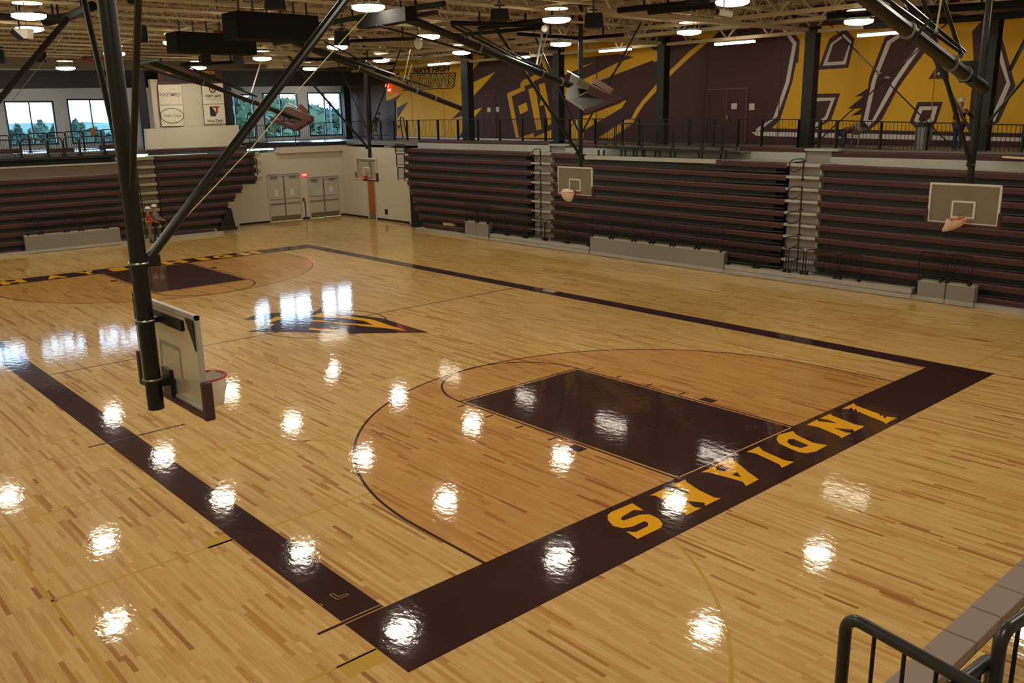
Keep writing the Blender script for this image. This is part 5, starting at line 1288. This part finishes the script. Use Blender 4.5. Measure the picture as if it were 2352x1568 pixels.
def person(loc, H, yaw, label, look, bend=0.0, arms=((.25, .1), (.25, .1)), step=0.0, squat=0.0):
    """standing figure; yaw: facing direction (0 = +y). look: dict of material keys. arms: (swing forward, elbow bend) left and right"""
    e = empty('person', loc, label, 'person')
    L = Vector(loc); cz, sz = math.cos(yaw), math.sin(yaw); k = H / 1.75
    def W3(x, y, z): return (L.x + k * (x * cz - y * sz), L.y + k * (x * sz + y * cz), L.z + k * z)
    hz = .93 - squat
    def up(x, y, z):      # bend the upper body forward about the hip
        dz = z - hz; return W3(x, y + dz * math.sin(bend), hz + dz * math.cos(bend))
    J = {}
    J['pel'] = W3(0, 0, hz); J['wst'] = up(0, 0, hz + .16); J['chs'] = up(0, .0, hz + .36); J['nck'] = up(0, 0, hz + .52); J['nk2'] = up(0, .01, hz + .58)
    J['hd0'] = up(0, .02, hz + .65); J['hd1'] = up(0, .02, hz + .77)
    for s, n in ((-1, 'l'), (1, 'r')):
        st = step * s
        J['hip' + n] = W3(s * .09, 0, hz - .03); J['kn' + n] = W3(s * .1, st * .5 + squat * .6, .48 - squat * .35); J['an' + n] = W3(s * .1, st, .09); J['to' + n] = W3(s * .12, st + .15, .03)
        J['sh' + n] = up(s * .19, 0, hz + .47)
        f, q = arms[0 if s < 0 else 1]
        J['el' + n] = up(s * .25, math.sin(f) * .28, hz + .47 - math.cos(f) * .28)
        J['wr' + n] = up(s * (.25 - .1 * min(q, 1)), math.sin(f) * .28 + math.sin(f + q) * .25, hz + .47 - math.cos(f) * .28 - math.cos(f + q) * .25)
        J['hn' + n] = up(s * (.24 - .12 * min(q, 1)), math.sin(f) * .28 + math.sin(f + q) * .34, hz + .47 - math.cos(f) * .28 - math.cos(f + q) * .34)
    R = dict(pel=.13, wst=.125, chs=.14, nck=.06, nk2=.05, hd0=.08, hd1=.085)
    for n in 'lr': R.update({'hip' + n: .085, 'kn' + n: .055, 'an' + n: .038, 'to' + n: .035, 'sh' + n: .06, 'el' + n: .042, 'wr' + n: .03, 'hn' + n: .028})
    names = list(J); ix = {n: i for i, n in enumerate(names)}
    E_ = [('pel', 'wst'), ('wst', 'chs'), ('chs', 'nck'), ('nck', 'nk2'), ('nk2', 'hd0'), ('hd0', 'hd1')]
    for n in 'lr': E_ += [('pel', 'hip' + n), ('hip' + n, 'kn' + n), ('kn' + n, 'an' + n), ('an' + n, 'to' + n), ('chs', 'sh' + n), ('sh' + n, 'el' + n), ('el' + n, 'wr' + n), ('wr' + n, 'hn' + n)]
    skin_fig('body', [J[n] + (R[n] * k * .92,) for n in names], [(ix[a], ix[b]) for a, b in E_], 'skin', e)
    def cloth(nm, ns, es, m, g=1.12, ext=None):
        ii = {n: i for i, n in enumerate(ns)}
        return skin_fig(nm, [J[n] + (R[n] * k * g,) for n in ns], [(ii[a], ii[b]) for a, b in es], m, e)
    tor = ['pel', 'wst', 'chs']; te = [('pel', 'wst'), ('wst', 'chs')]
    sl = look.get('sleeve', 2); sn = list(tor); se = list(te)
    for n in 'lr':
        if sl: sn += ['sh' + n, 'el' + n]; se += [('chs', 'sh' + n), ('sh' + n, 'el' + n)]
        if sl > 1: sn += ['wr' + n]; se += [('el' + n, 'wr' + n)]
    cloth('shirt', sn, se, look['shirt'], 1.1)
    if look.get('vest'):
        v = cloth('vest', tor, te, look['vest'], 1.24)
        for zz in (.12, .26):
            pts = [up(.175 * math.cos(t), .165 * math.sin(t), hz + zz) for t in [2 * math.pi * i / 16 for i in range(16)]]
            MB().path(pts, .018 * k, 5, closed=True).build('vest_stripe', 'orange', e)
    pn = ['pel']; pe = []
    short = look.get('short')
    for n in 'lr':
        pn += ['hip' + n, 'kn' + n]; pe += [('pel', 'hip' + n), ('hip' + n, 'kn' + n)]
        if not short: pn += ['an' + n]; pe += [('kn' + n, 'an' + n)]
    cloth('shorts' if short else 'trousers', pn, pe, look['legs'], 1.16)
    for n, s in (('l', -1), ('r', 1)):
        a = Vector(J['an' + n]); t = Vector(J['to' + n]); h = Vector((a.x, a.y, L.z + .04 * k)); back = h - (t - h).normalized() * .05
        mb = MB().beam(Vector((back.x, back.y, L.z + .045)), Vector((t.x, t.y, L.z + .045)), .1 * k, .088).tube(h, (a.x, a.y, L.z + .2 * k), .055 * k, 8)
        mb.build('boot', look.get('boot', 'boot'), e, bevel=.015)
    c = Vector(J['hd1']); ax = (c - Vector(J['hd0'])).normalized(); fw = Vector(W3(0, 1, 0)) - Vector(W3(0, 0, 0)); fw.normalize(); rt = fw.cross(UP)
    # face
    f0 = c - ax * .035 * k + fw * .075 * k
    MB().sphere(f0 + fw * .012 * k - ax * .01, .014 * k, 6, 4).build('nose', 'skin', e)
    mb = MB()
    for s in (-1, 1): mb.sphere(f0 + rt * s * .03 * k + ax * .015 * k, .009 * k, 6, 4)
    mb.build('eyes', 'signblack', e)
    MB().beam(f0 - ax * .045 * k - rt * .02 * k, f0 - ax * .045 * k + rt * .02 * k, .01, .006).build('mouth', mat('lip', (120, 60, 54)), e)
    mb = MB()
    for s in (-1, 1): mb.sphere(c - ax * .03 * k + rt * s * .082 * k, .018 * k, 6, 4)
    mb.build('ears', 'skin', e)
    if look.get('hat'):
        q = c + ax * .01 * k; mb = MB(); n = 16; vs = []
        for j, (r, z) in enumerate(((.135, 0), (.112, .012), (.108, .05), (.085, .09), (.045, .112), (.001, .118))):
            for i in range(n):
                t = 2 * math.pi * i / n; vs.append(q + (rt * math.cos(t) * r + fw * math.sin(t) * r * (1.12 + (.12 if j == 0 and math.sin(t) > 0 else 0))) * k + ax * z * k)
        fs = [(j * n + i, j * n + (i + 1) % n, (j + 1) * n + (i + 1) % n, (j + 1) * n + i) for j in range(5) for i in range(n)]
        mb.add(vs, fs).build('hard_hat', look['hat'], e, smooth=True)
    else:
        MB().sphere(c + ax * .015 * k - fw * .015 * k, .096 * k, 12, 8, 1.0).build('hair', 'hair', e, smooth=True)
    for n, s in (('l', -1), ('r', 1)):      # fingers
        h = Vector(J['hn' + n]); w = Vector(J['wr' + n]); d = (h - w).normalized(); sd = rt
        mb = MB()
        for i, ln in enumerate((.055, .066, .06, .045)):
            o = h + sd * (i - 1.5) * .016 * k; mb.path([o, o + d * ln * .6 * k, o + d * ln * k - fw * 0 + fw * .015 * k], .008 * k, 5)
        o = h - d * .03 * k - sd * s * .03 * k; mb.path([o, o - sd * s * .02 * k + d * .025 * k, o - sd * s * .02 * k + d * .05 * k], .009 * k, 5)
        mb.build('fingers', 'skin', e)
    return e
def face(dx, dy): return math.atan2(-dx, dy)
pA = F(337, 565)
person((10.75, 36.75, 0), 1.74, face(.9, -.3), 'person in white hard hat and yellow vest over red sleeves, standing beside the mast', dict(shirt='shirtred', vest='hivis', legs='khaki', hat='hat'), arms=((.3, .9), (.3, .9)))
person((11.18, 37.05, 0), 1.80, face(.8, -.6), 'person in white hard hat and dark clothes, behind the one in the yellow vest', dict(shirt='greycloth', vest=None, legs='darkcloth', hat='hat'), arms=((.4, .8), (.4, .8)), step=.14)
q = U(2196, 352, 0, 26.3)
person((26.3, q.y, q.z + .02), 1.72, face(1, -.25), 'person in lime and orange safety vest and jeans seen from behind on the balcony', dict(shirt='darkcloth', vest='hivis', legs='jeans', hat='hat'), arms=((.2, .5), (.9, .5)))
q = U(1932, 345, 0, 26.0)
person((26.0, q.y, q.z), 1.65, face(.2, -1), 'person in brown clothes bending low behind the balcony rail before the gold mural', dict(shirt=mat('brown', (104, 74, 48), .9), legs='jeans', hat=None), bend=1.25, squat=.22, arms=((1.0, .5), (.8, .5)))
q = U(862, 321, 1, 41.2)
person((q.x, 41.2, q.z + .02), 1.72, face(.6, -.8), 'person in dark shirt and shorts stooping on the far balcony by the pilaster', dict(shirt='darkcloth', legs='khaki', short=True, sleeve=1, hat=None, boot='darkcloth'), bend=.45, step=.28, arms=((.7, .6), (.5, .8)))
# bucket tool and cloth beside the bending person
q = U(1968, 296, 0, 26.2); e = empty('cloth_bundle', q, 'pale cloth bundle beside the bending person on the balcony', 'cloth')
MB().sphere(q, .26, 10, 7, .8).build('bundle', 'greycloth', e, smooth=True); MB().tube((q.x, q.y - .1, FZ - .1), (q.x, q.y - .1, q.z), .03, 6).tube((q.x, q.y + .15, FZ - .1), (q.x, q.y + .15, q.z), .03, 6).build('stand_leg', 'steel', e)
# metal bin
q = U(2118, 345, 0, 26.0); e = empty('metal_bin', (26.0, q.y, q.z), 'shiny metal trash bin on the balcony left of the person in the lime vest', 'bin')
MB().tube((26, q.y, q.z), (26, q.y, q.z + .78), .24, 20, .29).build('body', 'galv', e)
MB().tube((26, q.y, q.z + .78), (26, q.y, q.z + .92), .31, 20, .2).build('lid', 'black', e)
for z in (.2, .55): MB().path([(26 + .27 * math.cos(t), q.y + .27 * math.sin(t), q.z + z) for t in [2 * math.pi * i / 16 for i in range(16)]], .012, 5, closed=True).build('band', 'galv', e)
# loose board lying on the top seats at the right edge
a = U(2305, 360, 0, 23.9); b = U(2420, 368, 0, 23.9)
e = empty('loose_plank', a, 'pale loose plank lying on the top seats at the right picture edge', 'plank'); MB().beam(a, b, .25, .05).build('board', 'cream', e)

# ------------------------------------------------------------------ near corner: railings and bench
RG = 'railgrey'
zn = 4.44
p = F(1945, 1412, zn); q = F(2206, 1556, zn); d = (q - p).normalized(); q2 = p + d * 1.2
def near_rail(p, q, z0, z1, label, sp=.1, r=.019):
    e = empty('railing_panel', (p.x, p.y, z0), label, 'railing'); d = Vector((q.x - p.x, q.y - p.y, 0)); L = d.length; d.normalize(); a = Vector((p.x, p.y, 0)); b = Vector((q.x, q.y, 0))
    c = .05; H = z1
    pts = [a + UP * z0] + [a + d * (c - c * math.cos(t)) + UP * (H - c + c * math.sin(t)) for t in [R_(x) for x in (0, 18, 36, 54, 72, 90)]] + [b - d * (c - c * math.cos(t)) + UP * (H - c + c * math.sin(t)) for t in [R_(x) for x in (90, 72, 54, 36, 18, 0)]] + [b + UP * z0]
    mb = MB().path(pts, r, 12); mb.build('frame', mat('rail_gloss', (44, 45, 44), .33, .2, .1, 10), e, smooth=True)
    MB().beam(a + UP * (z0 + .1), b + UP * (z0 + .1), .03, .03).build('bottom_rail', 'rail', e)
    n = max(2, round(L / sp))
    for i in range(1, n): s = a + d * (L * i / n); MB().tube(s + UP * (z0 + .1), s + UP * (H), .0065, 8).build('baluster', 'rail', e)
    return e
near_rail(p, q2, 3.45, zn, 'nearest black railing panel with rounded corner at the bottom right', .098)
a = D(2283, 1507, 2.55); b = a + Vector((-.75, .0, 0)); a2 = F(2283, 1505, a.z); b2 = F(2150, 1610, a.z)
near_rail(b2, a2, 3.45, a.z, 'short black railing panel at the bottom right, ending beside the edge panel', .09)
a = F(2300, 1452, 4.52); b = F(2420, 1370, 4.52)
near_rail(a, b, 3.5, 4.52, 'black railing panel at the right picture edge above the corner', .09)
# bench row of the near bleachers
ys0, ys1, zsn = -6.39, -6.17, 2.1
e = empty('bleacher_bench', (2, -6.3, 0), 'grey-brown bench row of separate seat modules at the bottom right', 'bench')
zb_ = 1.9
def bx(u, v): return F(u, v, zb_)
aa = bx(2302, 1418); bb = bx(2242, 1474.6); step_ = aa.x - bb.x
yA = aa.y; yB = bx(2175, 1445).y
x0 = bb.x - step_ * 9
for i in range(24):
    xa = x0 + i * step_
    B(xa + .005, xa + step_ - .005, yA, yB + .02, zb_ - .1, zb_).build('seat', 'beigeseat', e, bevel=.012)
for i in range(0, 24, 5):
    xa = x0 + i * step_ + .1
    B(xa, xa + .05, yA + .03, yA + .08, 0, zb_ - .1).build('support_leg', 'pipe', e)
B(x0, x0 + 24 * step_, yA + .03, yA + .08, zb_ - .16, zb_ - .1).build('support_beam', 'black', e)

# ------------------------------------------------------------------ outside: field and trees beyond the windows
struct('ground_outside', B(-160, 190, WY + .4, 330, -1.0, -.6), 'field')
def tree(x, y, h, r, kind, label, conifer=False):
    e = empty('tree', (x, y, -.6), label, 'tree', 'trees beyond the windows')
    MB().tube((x, y, -.6), (x, y, -.6 + h * .6), .16 + h * .012, 8, .08).build('trunk', 'trunk', e)
    vs, fs = [], []
    n = 900 if not conifer else 420
    for i in range(n):
        if conifer:
            t = rng.random() ** .7; z = -.6 + h * (.08 + .92 * (1 - t)); rr = r * t * math.sqrt(rng.random()); an = rng.random() * 6.283
            p = Vector((x + rr * math.cos(an), y + rr * math.sin(an), z)); s = .30 + .35 * rng.random()
        else:
            an = rng.random() * 6.283; cz_ = rng.uniform(-1, 1); rad = r * (.55 + .5 * rng.random()) ; sn = math.sqrt(1 - cz_ * cz_)
            lump = 1 + .25 * math.sin(3 * an + 5 * cz_ + x)
            p = Vector((x + rad * lump * sn * math.cos(an), y + rad * lump * sn * math.sin(an), -.6 + h * .62 + cz_ * h * .40)); s = .35 + .4 * rng.random()
        a1 = Vector(rng.normal(size=3)).normalized(); a2 = a1.cross(Vector(rng.normal(size=3))).normalized()
        k = len(vs); vs += [p + a1 * s, p + a2 * s * .7, p - a1 * s, p - a2 * s * .7]; fs.append((k, k + 1, k + 2, k + 3))
    mb = MB(); mb.add(vs, fs); me = bpy.data.meshes.new('foliage'); me.from_pydata([tuple(v - Vector((x, y, -.6))) for v in vs], [], fs); me.materials.append(M(kind)); 
    o = bpy.data.objects.new('foliage', me); COL.objects.link(o); o.parent = e; o['kind'] = 'stuff'
def tpos(u, Y): 
    q = U(u, 280, 1, Y); return q.x
tl = [(545, 66, 7.9, 3.4, 'big round tree beyond the window left of the folded board'), (618, 70, 8.1, 3.6, 'big round tree in the middle of the window behind the folded board'), (660, 64, 7.7, 3.0, 'round tree at the right part of the window behind the folded board'),
      (712, 68, 7.3, 2.6, 'round tree at the left edge of the last window'), (772, 66, 6.9, 2.6, 'low round tree at the right edge of the last window'), (742, 74, 6.4, 3.2, 'low tree in the middle of the last window'), (580, 74, 8.0, 3.8, 'tree behind between the narrow window and the folded board window')]
for u, Y, h, r, l in tl: tree(tpos(u, Y), Y, h, r, 'foliage', l)
for i, (u, Y, h) in enumerate(((22, 130, 8.3), (38, 134, 9.8), (52, 131, 7.6), (66, 133, 8.4), (80, 129, 9.2), (92, 130, 10.6), (106, 133, 8.2), (124, 130, 9.4), (140, 131, 9), (160, 129, 8.6), (172, 131, 10.4), (186, 130, 9.6), (200, 133, 8.2), (214, 130, 8.8), (230, 131, 7.8), (246, 129, 7.2), (5, 131, 8.6), (-12, 131, 9.2))):
    tree(tpos(u, Y), Y, h * .66, 3.4, 'foliage2', '%s tree from the left in the far tree line beyond the left windows' % ORD[i], conifer=True)
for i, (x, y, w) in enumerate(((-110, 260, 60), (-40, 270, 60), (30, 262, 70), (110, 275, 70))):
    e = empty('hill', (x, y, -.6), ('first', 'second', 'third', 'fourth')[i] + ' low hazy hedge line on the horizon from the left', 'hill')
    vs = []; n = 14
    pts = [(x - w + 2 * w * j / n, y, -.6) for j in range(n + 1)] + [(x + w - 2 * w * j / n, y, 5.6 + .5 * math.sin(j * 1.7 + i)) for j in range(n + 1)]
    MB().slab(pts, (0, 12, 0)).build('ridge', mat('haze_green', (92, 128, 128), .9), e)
# utility pole in the last window
e = empty('utility_pole', (tpos(760, 60), 60, -.6), 'thin pole outside the last window', 'pole'); x = tpos(760, 60)
MB().tube((x, 60, -.6), (x, 60, U(760, 232, 1, 60).z), .09, 8).build('shaft', 'winframe', e); B(x - .3, x + .3, 59.95, 60.05, U(760, 236, 1, 60).z - .1, U(760, 236, 1, 60).z).build('crossarm', 'winframe', e)
# bag hanging on the left railing
q = U(212, 302, 1, 40.5); e = empty('cap', q, 'small orange cloth hanging on the back railing of the left balcony', 'cloth')
MB().slab([(q.x - .14, 40.5, q.z + .18), (q.x + .14, 40.5, q.z + .18), (q.x + .1, 40.5, q.z - .15), (q.x, 40.5, q.z - .28), (q.x - .1, 40.5, q.z - .15)], (0, -.05, 0)).build('cloth', mat('clothorange', (150, 96, 50)), e)

print('objects', len(bpy.data.objects))
